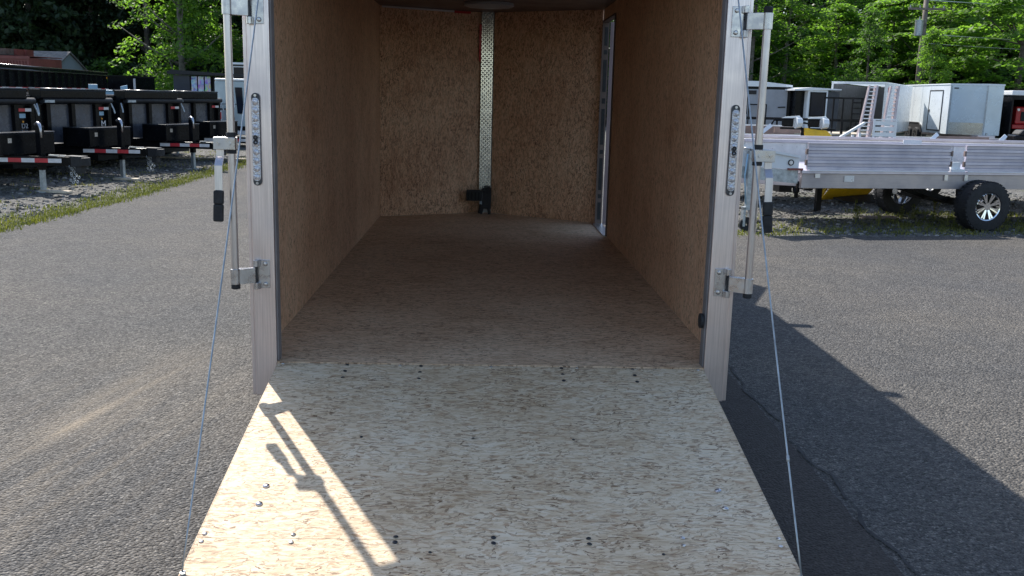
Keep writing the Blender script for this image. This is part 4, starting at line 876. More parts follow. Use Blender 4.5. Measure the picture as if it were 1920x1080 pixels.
# car hauler with two ladder ramps standing up and a slatted gate
t = thing('car_hauler','aluminium car hauler with two upright ladder ramps and a slatted tail gate','trailer',(8.3,17.0,0),R_(4))
B2(-1.2,5.0,0.0,0.06,0.62,0.76).build('side_beam','alu_white',t); B2(-1.2,5.0,1.9,1.96,0.62,0.76).build('side_beam','alu_white',t)
B2(-1.2,5.0,0.061,1.899,0.70,0.75).build('deck','alu_dull',t)
for sx,(xb,xt) in enumerate(((0.0,0.26),(0.54,0.76))):
    lb = 0.78; lt = 2.05
    lad = MB().bar((xb+0.26,0.15,lb),(xt+0.16,0.30,lt),0.045,0.14,(0,1,0)).bar((xb,0.15,lb),(xt,0.30,lt),0.03,0.08,(0,1,0)).build('ladder_ramp','ladder_pink',t)
    for i in range(15):
        u = (i+0.5)/15; a = Vector((xb,0.15,lb)).lerp(Vector((xt,0.30,lt)),u); b = Vector((xb+0.26,0.15,lb)).lerp(Vector((xt+0.16,0.30,lt)),u)
        MB().bar(a+Vector((0.02,-0.02,0)),b-Vector((0.022,0.02,0)),0.05,0.022).build('rung','white',lad)
g = MB()
for x in (0.30,0.80): g.box2(x,x+0.04,0.0,0.04,0.77,1.30)
g.build('gate_frame','white',t)
for i in range(4): B2(0.341,0.799,0.005,0.03,0.82+i*0.125,0.91+i*0.125).build('gate_slat','white',t)
B2(0.30,0.84,-0.005,0.045,1.301,1.33).build('gate_rail','white',t)
MB().bar((-0.65,0.02,0.78),(0.10,0.02,1.24),0.05,0.06,(0,1,0)).build('strut','white',t)
MB().bar((-1.15,0.02,0.80),(-0.05,0.02,0.80),0.05,0.05,(0,1,0)).build('strut','white',t)
for x in (-0.35,-0.18,-0.02): B2(x,x+0.05,0.0,0.04,0.826,0.83+0.3*(x+0.65)).build('post','white',t)
MB().bar((-1.15,0.02,0.83),(-0.95,0.02,0.98),0.06,0.05,(0,1,0)).bar((-0.95,0.02,0.98),(-0.65,0.02,0.98),0.06,0.04,(0,1,0)).build('fender','white',t)
for sy,y in ((-1,0.16),(1,1.75)):
    for x in (1.6,2.4): wheel(t,(x,y,0.31),0.31,0.2,0.17,6,'alu_white',sy)
B2(-1.0,4.8,0.9,1.0,0.45,0.69).build('frame_rail','alu_dull',t)
MB().cyl((-0.9,0.95,0.0),(-0.9,0.95,0.5),0.035).build('jack','galv',t)

# black utility trailer with tall mesh gate
t = thing('utility_trailer','black utility trailer with pale wooden deck and tall open tail gate','trailer',(10.3,25.0,0),R_(-5))
B2(-2.4,1.6,0.0,2.0,0.70,0.76).build('deck','wood_pale',t)
for y in (0.0,2.0): 
    B2(-2.4,1.6,y-0.03,y+0.03,0.55,0.699).build('side_beam','black',t); B2(-2.4,1.6,y-0.02,y+0.02,1.12,1.17).build('top_rail','black',t)
    for i in range(5): B2(-2.4+i*0.98,-2.35+i*0.98,y-0.02,y+0.02,0.761,1.119).build('stake','black',t)
for x in (-0.05,0.22,0.50,0.78,1.05): B2(x,x+0.04,-0.08,-0.04,0.76,1.79).build('gate_bar','black',t)
B2(-0.06,1.10,-0.085,-0.035,1.791,1.84).build('gate_rail','black',t)
for i in range(6): B2(0.821,1.049,-0.075,-0.045,0.85+i*0.165,0.88+i*0.165).build('gate_rung','black',t)
MB().tube([(-1.6,-0.1,0.95),(-1.5,-0.1,1.12),(-0.9,-0.1,1.10),(-0.4,-0.1,1.02)],0.03,6).build('fender_rail','black',t)
for y,sy in ((-0.15,-1),(2.15,1)): wheel(t,(-0.6,y,0.33),0.33,0.2,0.18,6,'alu_white',sy)
B2(-2.2,1.4,0.95,1.05,0.4,0.549).build('frame_rail','black',t)
MB().cyl((-2.0,1.0,0.0),(-2.0,1.0,0.5),0.035).build('jack','galv',t)

# ------------------------------------------------------------------ enclosed trailers at the back
t = thing('enclosed_trailer','grey backed enclosed trailer with black trim and white roof, just right of the post','trailer',(11.75,36.0,0),R_(-14),'enclosed trailers at the back of the lot')
B2(-0.95,0.92,0.0,5.0,0.50,2.28).build('body','black',t)
B2(-0.78,0.80,-0.05,-0.001,0.62,2.17).build('rear_door','grey_wall',t); B2(-0.80,-0.45,-0.07,-0.051,1.96,2.12).build('dark_vent','black_matte',t)
MB().bar((0.45,-0.07,1.45),(0.75,-0.07,1.47),0.03,0.05).build('door_latch','black_matte',t)
MB().prism([(-1.02,2.281),(0.98,2.281),(0.98,2.36),(-0.3,2.50),(-1.02,2.50)],-0.08,5.1,'y').build('roof','white',t)
fr = MB()
for x in (-0.75,-0.05): fr.box2(x,x+0.05,-0.35,-0.30,0.5,1.52)
fr.box2(-0.75,0.0,-0.35,-0.30,1.52,1.57); fr.build('bike_rack','black',t)
for y in (2.2,3.0):
    for sx in (-1,1): MB().lathe([(0.19,-0.1),(0.33,-0.1),(0.33,0.1),(0.19,0.1)],(sx*0.75,y,0.33),20,'x').build('tyre','rubber',t)
B2(-0.5,0.5,0.1,6.2,0.36,0.499).build('frame_rail','black',t)
MB().cyl((0.0,6.0,0.0),(0.0,6.0,0.5),0.05).build('jack','galv',t)
t = thing('enclosed_trailer','small white enclosed trailer with a big dark window beside the mesh gate','trailer',(13.25,35.0,0),R_(6),'enclosed trailers at the back of the lot')
B2(-0.15,0.72,0.0,3.5,0.55,2.19).build('body','white',t,False,0.03)
B2(-0.52,-0.152,0.3,3.5,0.55,2.12).build('side_bay','black_gloss',t); B2(0.722,1.25,0.1,3.5,0.55,2.14).build('side_bay','navy',t)
w = B2(-0.05,0.63,-0.03,-0.001,1.12,2.10).build('window','black_gloss',t); B2(0.0,0.58,-0.04,-0.031,1.17,2.05).build('pane','glass_dark',w)
MB().prism([(-0.75,2.14),(0.9,2.195),(1.25,2.195),(1.25,2.24),(0.0,2.28),(-0.75,2.20)],-0.06,3.6,'y').build('roof','white',t)
for sx in (-0.4,1.1): MB().lathe([(0.18,-0.1),(0.31,-0.1),(0.31,0.1),(0.18,0.1)],(sx,1.8,0.31),20,'x').build('tyre','rubber',t)
B2(0.0,0.6,0.1,4.4,0.36,0.549).build('frame_rail','black',t); MB().cyl((0.3,4.3,0.0),(0.3,4.3,0.5),0.05).build('jack','galv',t)
t = thing('enclosed_trailer','open ended enclosed trailer with dark grey inside and white ceiling, behind the ladder ramps','trailer',(14.25,35.5,0),R_(-31),'enclosed trailers at the back of the lot')
TL, TW, TB, TT = 7.9, 2.1, 0.5, 2.48
B2(0.0,0.05,0.06,TL,TB,TT).build('side_wall','mid_grey',t); B2(TW-0.05,TW-0.012,0.06,TL,TB,TT).build('side_wall','grey_wall',t); B2(TW-0.011,TW,0.06,TL,TB,TT+0.05).build('side_skin','white_skin',t)
B2(0.051,TW-0.051,TL-0.05,TL,TB,TT).build('front_wall','mid_grey',t); B2(0.051,TW-0.051,0.0,TL-0.051,TB-0.06,TB).build('floor','wood_pale',t)
B2(-0.03,TW+0.03,-0.03,TL+0.03,TT+0.051,TT+0.07).build('roof','roof_translucent',t)
for xa,xb in ((-0.02,0.05),(TW-0.06,TW+0.02)): B2(xa,xb,-0.03,0.058,TB,TT+0.05).build('corner_post','alu_white',t)
B2(0.051,TW-0.061,-0.02,0.058,TT-0.02,TT+0.05).build('header','white',t)
B2(TW+0.001,TW+0.02,0.5,0.75,2.15,2.35).build('marker_light','red',t)
for y in (3.6,4.45):
    for x in (0.2,TW-0.2): MB().lathe([(0.19,-0.1),(0.33,-0.1),(0.33,0.1),(0.19,0.1)],(x,y,0.33),20,'x').build('tyre','rubber',t)
B2(0.5,1.6,0.1,TL+1.2,0.34,0.439).build('frame_rail','black',t); MB().cyl((1.05,TL+1.1,0.0),(1.05,TL+1.1,0.5),0.05).build('jack','galv',t)

# big white trailer with wedge nose and side door: local x = along its length towards the nose
P0 = Vector((20.85,46.6)); P1 = Vector((20.3,37.8)); L = (P1-P0).length; an = math.atan2(P1.y-P0.y, P1.x-P0.x)
t = thing('enclosed_trailer','big white enclosed trailer with wedge nose, narrow side door and twin wheels','trailer',(P0.x,P0.y,0),an,'enclosed trailers at the back of the lot')
zb, zt = 0.48, 2.58; WD = 1.95
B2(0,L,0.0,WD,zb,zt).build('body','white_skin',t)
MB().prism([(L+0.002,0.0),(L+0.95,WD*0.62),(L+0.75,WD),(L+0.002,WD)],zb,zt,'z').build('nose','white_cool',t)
NVd = Vector((0.95,WD*0.62)); nv = Vector((WD*0.62,-0.95)).normalized()
def nose_q(u0,u1,z0,z1,off,name,mat,par):
    a = Vector((L,0))+NVd*u0+nv*off; b = Vector((L,0))+NVd*u1+nv*off; c = b-nv*(off-0.001); d = a-nv*(off-0.001)
    return MB().prism([tuple(a),tuple(b),tuple(c),tuple(d)],z0,z1,'z').build(name,mat,par)
nose_q(0.02,0.97,zb+0.001,zb+0.52,0.012,'stone_guard','diamond',t)
nose_q(0.0,0.05,zb,zt,0.02,'corner_trim','galv',t); nose_q(0.96,1.0,zb,zt,0.02,'corner_trim','galv',t)
nose_q(0.10,0.22,zt-0.15,zt-0.10,0.02,'marker_light','black_matte',t)
B2(0.0,L,-0.02,WD+0.02,zt+0.001,zt+0.07).build('roof','white_skin',t,False,0.02)
MB().prism([(L+0.001,-0.02),(L+0.97,WD*0.62),(L+0.77,WD+0.02),(L+0.001,WD+0.02)],zt+0.001,zt+0.07,'z').build('roof','white_skin',t)
dfr = MB(); dx0, dx1 = L-2.15, L-0.75
dfr.box2(dx0-0.05,dx0,-0.025,-0.001,zb+0.1,zt-0.2).box2(dx1,dx1+0.05,-0.025,-0.001,zb+0.1,zt-0.2).box2(dx0+0.001,dx1-0.001,-0.025,-0.001,zt-0.25,zt-0.2).box2(dx0+0.001,dx1-0.001,-0.025,-0.001,zb+0.1,zb+0.15)
df = dfr.build('door_frame','charcoal',t)
d_ = B2(dx0+0.03,dx1-0.03,-0.018,-0.0015,zb+0.16,zt-0.26).build('side_door','white_skin',t)
B2(dx0+0.05,dx0+0.13,-0.05,-0.019,1.42,1.52).build('door_handle','black_matte',d_)
for i in range(7): B2(0.7+i*1.0,0.712+i*1.0,-0.004,-0.001,zb,zt).build('skin_seam','white_cool',t)
B2(0.05,0.25,-0.03,-0.001,2.25,2.45).build('marker_light','red',t)
MB().tube([(x,-0.03,z) for x,z in ((4.1,0.5),(4.25,0.78),(4.5,0.9),(5.7,0.9),(5.95,0.78),(6.1,0.5))],0.025,6).build('fender','charcoal',t)
MB().prism([(4.1,0.46),(4.25,0.76),(4.5,0.88),(5.7,0.88),(5.95,0.76),(6.1,0.46)],-0.02,-0.001,'y').build('wheel_well','black_matte',t)
for x in (4.65,5.55):
    for y,sy in ((0.02,-1),(WD-0.1,1)): wheel(t,(x,y-0.05,0.34),0.34,0.2,0.19,6,'charcoal',sy)
B2(0.2,L+1.4,0.8,1.5,0.34,0.479).build('frame_rail','alu_dull',t); MB().cyl((L+1.35,1.15,0.0),(L+1.35,1.15,0.6),0.05).build('jack','galv',t)

# dark open fronted trailer with a red machine inside
t = thing('enclosed_trailer','black enclosed trailer with white roof and open rear at the right picture edge','trailer',(22.9,36.8,0),R_(-4),'enclosed trailers at the back of the lot')
B2(-0.35,-0.28,0.0,5.0,0.50,2.2).build('side_wall','black',t); B2(1.95,2.02,0.0,5.0,0.50,2.2).build('side_wall','black',t)
B2(-0.279,1.949,4.9,5.0,0.50,2.2).build('front_wall','black_matte',t); B2(-0.279,1.949,0.0,4.899,0.45,0.52).build('floor','black_matte',t)
B2(-0.40,2.07,-0.05,5.05,2.201,2.40).build('roof','white',t,False,0.03)
B2(-0.279,1.949,0.0,0.05,2.02,2.20).build('header','black',t); B2(0.30,0.75,-0.012,-0.001,2.06,2.15).build('badge','grey_wall',t)
for y in (2.0,2.8):
    for x in (-0.2,1.85): MB().lathe([(0.19,-0.1),(0.33,-0.1),(0.33,0.1),(0.19,0.1)],(x,y,0.33),20,'x').build('tyre','rubber',t)
B2(0.3,1.4,0.1,6.0,0.34,0.449).build('frame_rail','black',t); MB().cyl((0.85,5.9,0.0),(0.85,5.9,0.5),0.05).build('jack','galv',t)
t = thing('red_tractor','red compact machine parked inside the open black trailer','machine',(23.8,37.9,0.52),0)
B2(-0.42,0.45,0.0,1.2,0.45,1.22).build('body','red',t,False,0.06); B2(-0.55,0.55,-0.05,0.25,0.25,0.44).build('bumper','red',t,False,0.03)
B2(-0.2,0.2,-0.03,-0.001,0.6,1.0).build('grille','black_matte',t)
for sx in (-1,1):
    MB().lathe([(0.1,-0.1),(0.25,-0.1),(0.25,0.1),(0.1,0.1)],(sx*0.55,0.5,0.25),16,'x').build('tyre','rubber',t)
    MB().cyl((sx*0.33,-0.02,1.08),(sx*0.33,0.02,1.08),0.06,10).build('headlamp','lens',t)
MB().bar((0.35,0.2,0.35),(0.65,-0.1,0.10),0.12,0.12).build('loader_arm','red',t)
# pale snow machine hood at the right edge on the deck
t = thing('snowmobile','pale blue snowmobile with black seat standing on the low trailer at the right edge','snowmobile',(14.2,19.6,0.50),R_(3))
MB().prism([(-0.55,0.52),(0.6,0.42),(0.95,0.62),(0.75,0.80),(0.35,0.72),(-0.55,0.60)],-0.25,0.25,'y').build('hood','pale_truck',t,False,0.03)
MB().prism([(-1.0,0.50),(-0.50,0.50),(-0.45,0.62),(-0.9,0.62)],-0.18,0.18,'y').build('seat','rubber',t,False,0.04)
B2(-1.1,0.2,-0.2,0.2,0.06,0.49).build('track','black',t,False,0.04)
for sy in (-0.45,0.45): MB().bar((0.2,sy,0.02),(1.2,sy,0.05),0.12,0.03).build('ski','black',t); MB().bar((0.6,sy,0.05),(0.6,sy*0.4,0.5),0.04,0.04).build('ski_leg','black',t)

# ------------------------------------------------------------------ trees, shrubs, weeds, grass, stones
def leaf_mesh(name, mat, clusters, per, size, rr, flat=0.45, up=0.55, droop=0.25):
    v = []; f = []
    for (cx,cy,cz,cr) in clusters:
        out = Vector((cx,cy,0)); out = out.normalized() if out.length > 0.05 else Vector((1,0,0))
        for _ in range(max(3, int(per*cr*cr))):
            while True:
                q = Vector((rr.uniform(-1,1), rr.uniform(-1,1), rr.uniform(-1,1)))
                if q.length < 1: break
            p = Vector((cx+q.x*cr, cy+q.y*cr, cz+q.z*cr*flat - droop*cr*(q.dot(out))))
            n = Vector((rr.gauss(0,1), rr.gauss(0,1), rr.gauss(0,1))).normalized()*(1-up) + Vector((out.x*0.3,out.y*0.3,1))*up
            n.normalize(); a = n.cross(Vector((rr.uniform(-1,1),rr.uniform(-1,1),rr.uniform(-0.4,0.4)))); a.normalize(); b = n.cross(a)
            s = size*rr.uniform(0.6,1.35); i = len(v)
            v += [p-a*s*0.62, p-b*s*0.36, p+a*s*0.62, p+b*s*0.36]; f.append((i,i+1,i+2,i+3))
    me = bpy.data.meshes.new(name); me.from_pydata([tuple(x) for x in v], [], f); me.update(); me.materials.append(M[mat]); return me
def trunk_mesh(name, mat, h, r, limbs, rr, lean=0.3):
    mb = MB(); pts = []; n = 8; ox = oy = 0
    for i in range(n+1):
        u = i/n; ox += rr.uniform(-1,1)*lean*0.25; oy += rr.uniform(-1,1)*lean*0.25
        pts.append((ox*u, oy*u, h*0.92*u))
    mb.tube(pts, [r*(1.25 if i == 0 else 1)*(1-0.85*i/n) for i in range(n+1)], 8)
    for (cx,cy,cz,cr) in limbs:
        k = min(n-1, max(1, int((cz-0.6-0.15*math.hypot(cx,cy))/(h*0.92)*n))); b = Vector(pts[k]); e = Vector((cx,cy,cz)); m = b.lerp(e,0.5)+Vector((0,0,-0.15*(e-b).length*0.3))
        mb.tube([b,m,e],[r*0.38*(1-k/n)+0.02,r*0.22*(1-k/n)+0.015,0.012],5)
    o = mb.build(name, mat, None, True); me = o.data; bpy.data.objects.remove(o); return me
def decid(seed, h, rad, z0, ncl, per, size, mat, bark, flat=0.42):
    rr = random.Random(seed); cl = []
    for _ in range(ncl):
        u = rr.random()**0.85; z = z0+(h-z0)*u; prof = max(0.12, math.sin(math.pi*min(1,(0.18+0.80*u)))**0.75)
        an = rr.uniform(0,6.283); d = rad*prof*math.sqrt(rr.uniform(0.08,1.0))*rr.uniform(0.8,1.15)
        cl.append((d*math.cos(an), d*math.sin(an), z, rr.uniform(0.45,1.05)*(0.75+rad/12)))
    return leaf_mesh('crown', mat, cl, per, size, rr, flat), trunk_mesh('trunk', bark, h, 0.10+h*0.009, cl[::max(1,ncl//16)], rr)
def conif(seed, h, rad, z0, nt, per, size, mat):
    rr = random.Random(seed); cl = []
    for i in range(nt):
        u = i/nt; z = z0+(h-z0)*u; r_ = rad*(1-u)**0.8+0.25; k = max(3, int(7*(1-u)+2)); ph = rr.uniform(0,6)
        for j in range(k):
            an = ph+6.283*j/k+rr.uniform(-0.3,0.3)
            for w in (0.45,0.9):
                d = r_*w*rr.uniform(0.8,1.15); cl.append((d*math.cos(an), d*math.sin(an), z-0.35*d*w+rr.uniform(-.15,.15), 0.38+0.20*r_*rr.uniform(0.6,1.1)))
    return leaf_mesh('crown', mat, cl, per, size, rr, 0.30, 0.45, 0.35), trunk_mesh('trunk','bark',h,0.2,[],rr,0.1)
VAR = {
 'b1': decid(11, 15, 3.6, 0.6, 130, 115, 0.20, 'leaf_bright','bark_pale'), 'b2': decid(12, 13, 3.0, 0.5, 105, 115, 0.215, 'leaf_bright','bark_pale'),
 'm1': decid(21, 16, 3.8, 0.8, 120, 115, 0.225, 'leaf_mid','bark'), 'm2': decid(22, 14, 3.2, 0.5, 110, 115, 0.215, 'leaf_mid','bark'), 'm3': decid(23, 17, 3.4, 1.4, 115, 115, 0.22, 'leaf_mid','bark_pale'),
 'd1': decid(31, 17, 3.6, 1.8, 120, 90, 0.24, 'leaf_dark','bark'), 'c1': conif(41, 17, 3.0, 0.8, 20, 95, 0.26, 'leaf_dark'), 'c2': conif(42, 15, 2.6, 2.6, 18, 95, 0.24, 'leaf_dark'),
 'b4': decid(71, 13, 3.3, 0.2, 200, 115, 0.18, 'leaf_bright','bark_pale'), 'm4': decid(72, 14, 3.5, 0.3, 200, 110, 0.19, 'leaf_mid','bark'),
 's1': decid(51, 2.6, 1.5, 0.3, 34, 120, 0.16, 'leaf_mid','bark'), 's2': decid(52, 2.0, 1.3, 0.2, 30, 120, 0.15, 'leaf_bright','bark'), 's3': decid(53, 2.8, 1.6, 0.3, 34, 120, 0.17, 'leaf_dark','bark'),
 'maple': decid(61, 14, 4.2, 1.0, 170, 105, 0.25, 'leaf_bright','bark', 0.22)}
def plant(kind, name, label, cat, x, y, s=1.0, group=None, sz=None):
    t = thing(name, label, cat, (x,y,0), rnd.uniform(0,6.28), group); t.scale = (s,s,sz or s)
    c = bpy.data.objects.new('crown', VAR[kind][0]); COL.objects.link(c); c.parent = t
    k = bpy.data.objects.new('trunk', VAR[kind][1]); COL.objects.link(k); k.parent = t
    return t
plant('b2','young_tree','young bright green tree hiding the lower part of the utility pole','tree',24.6,49.2,0.44)
plant('m2','young_tree','young mid green tree left of the utility pole behind the big white trailer','tree',22.2,52.0,0.5)
# left: the pale tree that catches the sun, and the dark wood behind it
plant('b4','pale_tree','light green tree with its left side sunlit against the dark wood on the left','tree',-14.5,43.5,0.90)
plant('m4','leafy_tree','mid green tree directly right of the sunlit light green tree','tree',-11.6,45.2,0.95)
plant('m4','leafy_tree','mid green tree behind the silver rod left of the open trailer','tree',-7.6,46.5,1.0)
tg = random.Random(5)
for i in range(18):
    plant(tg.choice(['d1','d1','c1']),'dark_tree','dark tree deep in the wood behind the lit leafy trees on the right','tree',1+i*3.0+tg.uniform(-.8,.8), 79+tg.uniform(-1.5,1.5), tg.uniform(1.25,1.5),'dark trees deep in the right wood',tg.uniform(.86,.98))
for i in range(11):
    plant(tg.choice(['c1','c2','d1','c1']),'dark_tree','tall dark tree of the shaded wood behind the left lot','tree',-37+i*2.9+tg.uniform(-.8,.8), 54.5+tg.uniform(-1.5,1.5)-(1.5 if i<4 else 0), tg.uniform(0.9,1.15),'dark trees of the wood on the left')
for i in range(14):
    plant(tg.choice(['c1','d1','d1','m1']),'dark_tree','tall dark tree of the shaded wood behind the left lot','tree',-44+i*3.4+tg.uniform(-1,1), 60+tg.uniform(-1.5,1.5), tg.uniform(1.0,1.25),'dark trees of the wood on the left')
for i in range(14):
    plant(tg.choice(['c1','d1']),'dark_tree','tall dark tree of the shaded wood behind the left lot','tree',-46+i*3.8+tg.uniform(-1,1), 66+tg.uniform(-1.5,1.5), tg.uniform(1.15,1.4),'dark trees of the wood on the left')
for i in range(10):
    plant(tg.choice(['s1','s3','s3']),'shrub','leafy shrub under the dark trees on the left','shrub',-30+i*2.3+tg.uniform(-.6,.6), 50.5+tg.uniform(-1,1), tg.uniform(0.9,1.3),'shrubs at the edge of the left wood')
# right: bright mixed wood
plant('maple','maple_tree','bright green maple with layered drooping leaves at the right picture edge','tree',30.0,50.0,1.05,None,0.8)
plant('maple','maple_tree','bright green layered tree behind the wires, left of the right edge tree','tree',27.6,57.0,1.05,None,0.72)
plant('m3','leafy_tree','tall thin trunked tree above the charcoal trailer','tree',16.6,56.5,0.9,None,0.7)
for i in range(10):
    plant(tg.choice(['b1','m2','b2','m1','b2']),'leafy_tree','bright leafy tree of the mixed wood behind the right lot','tree',7+i*3.3+tg.uniform(-.7,.7), 60.0+tg.uniform(-1.2,1.2), tg.uniform(0.85,1.1),'leafy trees of the wood on the right',tg.uniform(.55,.72))
for i in range(13):
    plant(tg.choice(['b1','m1','m3','d1']),'leafy_tree','bright leafy tree of the mixed wood behind the right lot','tree',4+i*3.5+tg.uniform(-1,1), 66+tg.uniform(-1.5,1.5), tg.uniform(1.0,1.25),'leafy trees of the wood on the right',tg.uniform(.66,.8))
for i in range(13):
    plant(tg.choice(['m1','m3','d1','b1']),'leafy_tree','bright leafy tree of the mixed wood behind the right lot','tree',3+i*4.1+tg.uniform(-1,1), 72+tg.uniform(-1.5,1.5), tg.uniform(1.2,1.45),'leafy trees of the wood on the right',tg.uniform(.76,.88))
for i in range(22):
    plant(tg.choice(['s1','s2','s2','s3']),'shrub','leafy shrub at the wood edge behind the enclosed trailers','shrub',7+i*1.55+tg.uniform(-.5,.5), (55.5 if i%2 else 62)+tg.uniform(-.8,.8), tg.uniform(1.0,1.4)*(1 if i%2 else 1.7),'shrubs at the edge of the right wood')

for i in range(34):
    plant(tg.choice(['s1','s3','s1','s2']),'thicket','tall leafy thicket filling the deep wood between the tree trunks','thicket',(-46 if i<14 else -46+14)+i*3.0+tg.uniform(-.5,.5)+(0 if i<14 else 4), (70 if i<14 else 77)+tg.uniform(-1.5,1.5), tg.uniform(2.6,3.4),'thickets deep in the wood')
# utility poles and wires
def pole(label, x, y, drum):
    t = thing('utility_pole', label, 'utility pole', (x,y,0))
    MB().cyl((0,0,0),(0,0,8.4),0.17,12,0.13).build('pole','pole_wood',t,True)
    B2(-1.05,1.05,-0.20,-0.14,6.95,7.07).build('cross_arm','pole_wood',t)
    for q in (-0.95,-0.4,0.4,0.95): MB().cyl((q,-0.17,7.071),(q,-0.17,7.2),0.04,8).build('insulator','galv',t)
    if drum:
        dm = MB().cyl((-0.32,-0.1,5.55),(-0.32,-0.1,6.35),0.22,16).build('transformer','galv',t,'auto'); MB().cyl((-0.32,-0.1,6.351),(-0.32,-0.1,6.41),0.23,16).build('lid','galv',dm)
        MB().cyl((-0.32,-0.1,6.411),(-0.32,-0.1,6.6),0.04,8).build('bushing','galv',dm)
    return t
pole('wooden utility pole with cross arm and grey transformer among the trees on the right', 24.75, 51.0, True)
pole('plain wooden utility pole out of view beyond the right picture edge', 50.0, 47.5, False)
for z, lab in ((5.35,'upper pale overhead wire crossing the trees at the right edge'),(4.85,'lower thin overhead wire crossing the trees at the right edge'),(7.19,'topmost overhead wire running from the cross arm to the right')):
    pts = [(24.85+25.15*i/16, 50.85-3.5*i/16, z+0.3-1.2*4*(i/16)*(1-i/16)*0.3) for i in range(17)]
    tag(MB().tube(pts,0.014 if z<5 else 0.022,5).build('overhead_wire','alu_white'), lab, 'wire')

# weeds on the right gravel
def weed(x, y, h, label, seed):
    rr = random.Random(seed); t = thing('weed', label, 'weed', (x,y,0), 0, 'weeds on the gravel')
    v = []; f = []; st = MB()
    for i in range(5):
        an = rr.uniform(0,6.28); ex = Vector((math.cos(an)*h*0.35*rr.random(), math.sin(an)*h*0.35*rr.random(), h*rr.uniform(0.6,1.0))); st.tube([(0,0,0),ex*0.5,ex],[0.005,0.004,0.002],4)
        for j in range(9):
            p = ex*(0.25+0.75*j/8); d = Vector((rr.uniform(-1,1),rr.uniform(-1,1),rr.uniform(-0.1,0.6))).normalized(); s = h*0.22*rr.uniform(0.6,1.2); w = d.cross(Vector((0,0,1))).normalized()*s*0.25; k = len(v)
            v += [p, p+d*s*0.5+w, p+d*s, p+d*s*0.5-w]; f.append((k,k+1,k+2,k+3))
    st.build('stem','grass',t); m = MB(); m.v = [tuple(q) for q in v]; m.f = f; m.build('leaves','grass',t)
for i,(x,y,h,l) in enumerate(((5.15,8.85,0.36,'tall leafy weed in front of the yellow plow blade'),(5.35,8.55,0.26,'short weed beside the taller one below the blade'),(6.0,9.3,0.24,'low weed left of the rear tyre in the gravel'),
    (6.25,9.5,0.28,'bushy weed between the two black tyres'),(6.52,9.4,0.36,'leafy weed close behind the front tyre'),(4.15,8.25,0.13,'small weed on the gravel near the caster jack'),(7.6,9.4,0.26,'weed right of the chrome wheel'),(-6.05,8.3,0.13,'small dark weed at the left picture edge by the asphalt'))):
    weed(x,y,h,l,90+i)
# grass verges and loose stones: uncountable ground cover
def blades(name, label, region, n, hmin, hmax, seed):
    rr = random.Random(seed); v = []; f = []
    cen = [region(rr) for _ in range(n//14)]
    for i in range(n):
        if i % 5: 
            c = rr.choice(cen); x, y = c[0]+rr.gauss(0,0.07), c[1]+rr.gauss(0,0.10)
        else: x, y = region(rr)
        h = rr.uniform(hmin,hmax); an = rr.uniform(0,6.28); ln = rr.uniform(0.2,1.0)*h; w = rr.uniform(0.004,0.008)
        dx, dy = math.cos(an), math.sin(an); k = len(v)
        v += [(x-dy*w,y+dx*w,0),(x+dy*w,y-dx*w,0),(x+dx*ln*0.4+dy*w*.7,y+dy*ln*0.4-dx*w*.7,h*0.65),(x+dx*ln*0.4-dy*w*.7,y+dy*ln*0.4+dx*w*.7,h*0.65),(x+dx*ln,y+dy*ln,h)]
        f += [(k,k+1,k+2,k+3),(k+3,k+2,k+4)]
    me = bpy.data.meshes.new(name); me.from_pydata(v,[],f); me.update(); me.materials.append(M['grass'])
    o = bpy.data.objects.new(name,me); COL.objects.link(o); return tag(o,label,'grass',None,'stuff')
def left_edge(y): return -5.55+(y-4)*0.055 if y < 10 else -5.22
def rl(rr):
    y = 4+26*rr.random()**1.3; return (left_edge(y)+0.05-abs(rr.gauss(0,0.28)), y)
blades('grass_verge','yellow green grass tufts along the left asphalt edge',rl,17000,0.012,0.065,1)
def rg_(rr):
    x = 3.0+rr.random()*7; return (x, 7.35+(x-2.6)*0.14+abs(rr.gauss(0,0.7)))
blades('grass_tufts','sparse grass tufts at the right asphalt edge and under the flatbed',rg_,4500,0.012,0.05,2)
def rg2(rr):
    x = 5.6+rr.random()*4; return (x, 8.3+rr.random()*2.2)
blades('grass_patch','denser grass round the chunky black tyres',rg2,3500,0.015,0.07,4)
def rl2(rr):
    return (-6.4-rr.random()*3.5, 6+rr.random()*16)
blades('gravel_grass','thin grass in the gravel under the black dump trailers',rl2,2500,0.015,0.05,6)
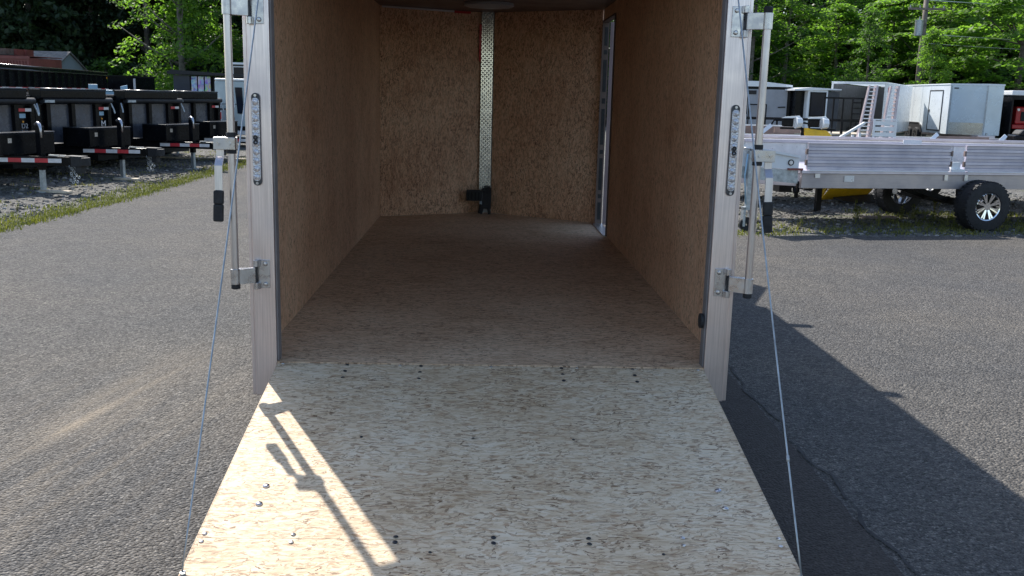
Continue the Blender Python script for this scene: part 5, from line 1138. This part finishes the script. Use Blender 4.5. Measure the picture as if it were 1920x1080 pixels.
def stones(name, label, region, n, smin, smax, seed):
    rr = random.Random(seed); v = []; f = []
    for i in range(n):
        x, y = region(rr); s = smin+(smax-smin)*rr.random()**3; k = len(v); an = rr.uniform(0,6.28)
        a = s*rr.uniform(0.7,1.3); b = s*rr.uniform(0.6,1.0); h = s*rr.uniform(0.35,0.7)
        for q in range(5):
            t = an+6.283*q/5+rr.uniform(-.3,.3); v.append((x+math.cos(t)*a, y+math.sin(t)*b, -0.002))
        for q in range(5):
            t = an+6.283*q/5+rr.uniform(-.3,.3); v.append((x+math.cos(t)*a*0.6, y+math.sin(t)*b*0.6, h))
        f += [(k+q,k+(q+1)%5,k+5+(q+1)%5,k+5+q) for q in range(5)]+[(k+5,k+6,k+7,k+8,k+9)]
    me = bpy.data.meshes.new(name); me.from_pydata(v,[],f); me.update(); me.materials.append(M['stone'])
    o = bpy.data.objects.new(name,me); COL.objects.link(o); return tag(o,label,'gravel',None,'stuff')
def stone_mat():
    t = NT('stone'); gm = t.n.new('ShaderNodeNewGeometry')
    t.base(t.ramp(gm.outputs['Random Per Island'], [(0.0,(0.04,0.039,0.038)),(0.5,(0.10,0.098,0.092)),(0.8,(0.17,0.165,0.152)),(1.0,(0.33,0.31,0.29))]), 0.9, 0, 0.2); return t.m
M['stone'] = stone_mat()
stones('gravel_left','loose grey stones along the left verge',lambda rr:(-5.6-rr.random()**1.4*3.2, 4+rr.random()*16),7000,0.008,0.045,11)
stones('gravel_right','loose grey stones under the aluminium trailers',lambda rr:(2.8+rr.random()*7.5, 7.7+rr.random()**1.3*6.5),9000,0.008,0.04,12)
stones('asphalt_grit','loose grit scattered on the asphalt',lambda rr:(rr.uniform(-5,6), rr.uniform(-2.5,7)),1400,0.003,0.008,13)
# scraps of wood and a pallet board on the gravel at left and right
for i,(x,y,L_,an,lab,mt) in enumerate(((-6.55,10.6,0.5,-15,'pale flat board under the jack of the nearest dump trailer','wood_pale'),(-6.3,12.9,0.45,-10,'pale board under the jack of the second dump trailer','wood_pale'),
      (-7.2,18.6,3.6,-4,'long pale timber lying behind the jacks of the dump trailers','wood_pale'),(8.05,9.7,0.7,4,'dark weathered plank on the gravel at the right edge','bark'),(5.75,9.5,0.5,8,'short reddish plank on the gravel left of the rear tyre','taupe_deck'))):
    tag(MB().box((0,0,0.02),(L_,0.12,0.035)).build('board',mt,None,False,0.003,(x,y,0.003)),lab,'board').rotation_euler = (0,0,R_(an))
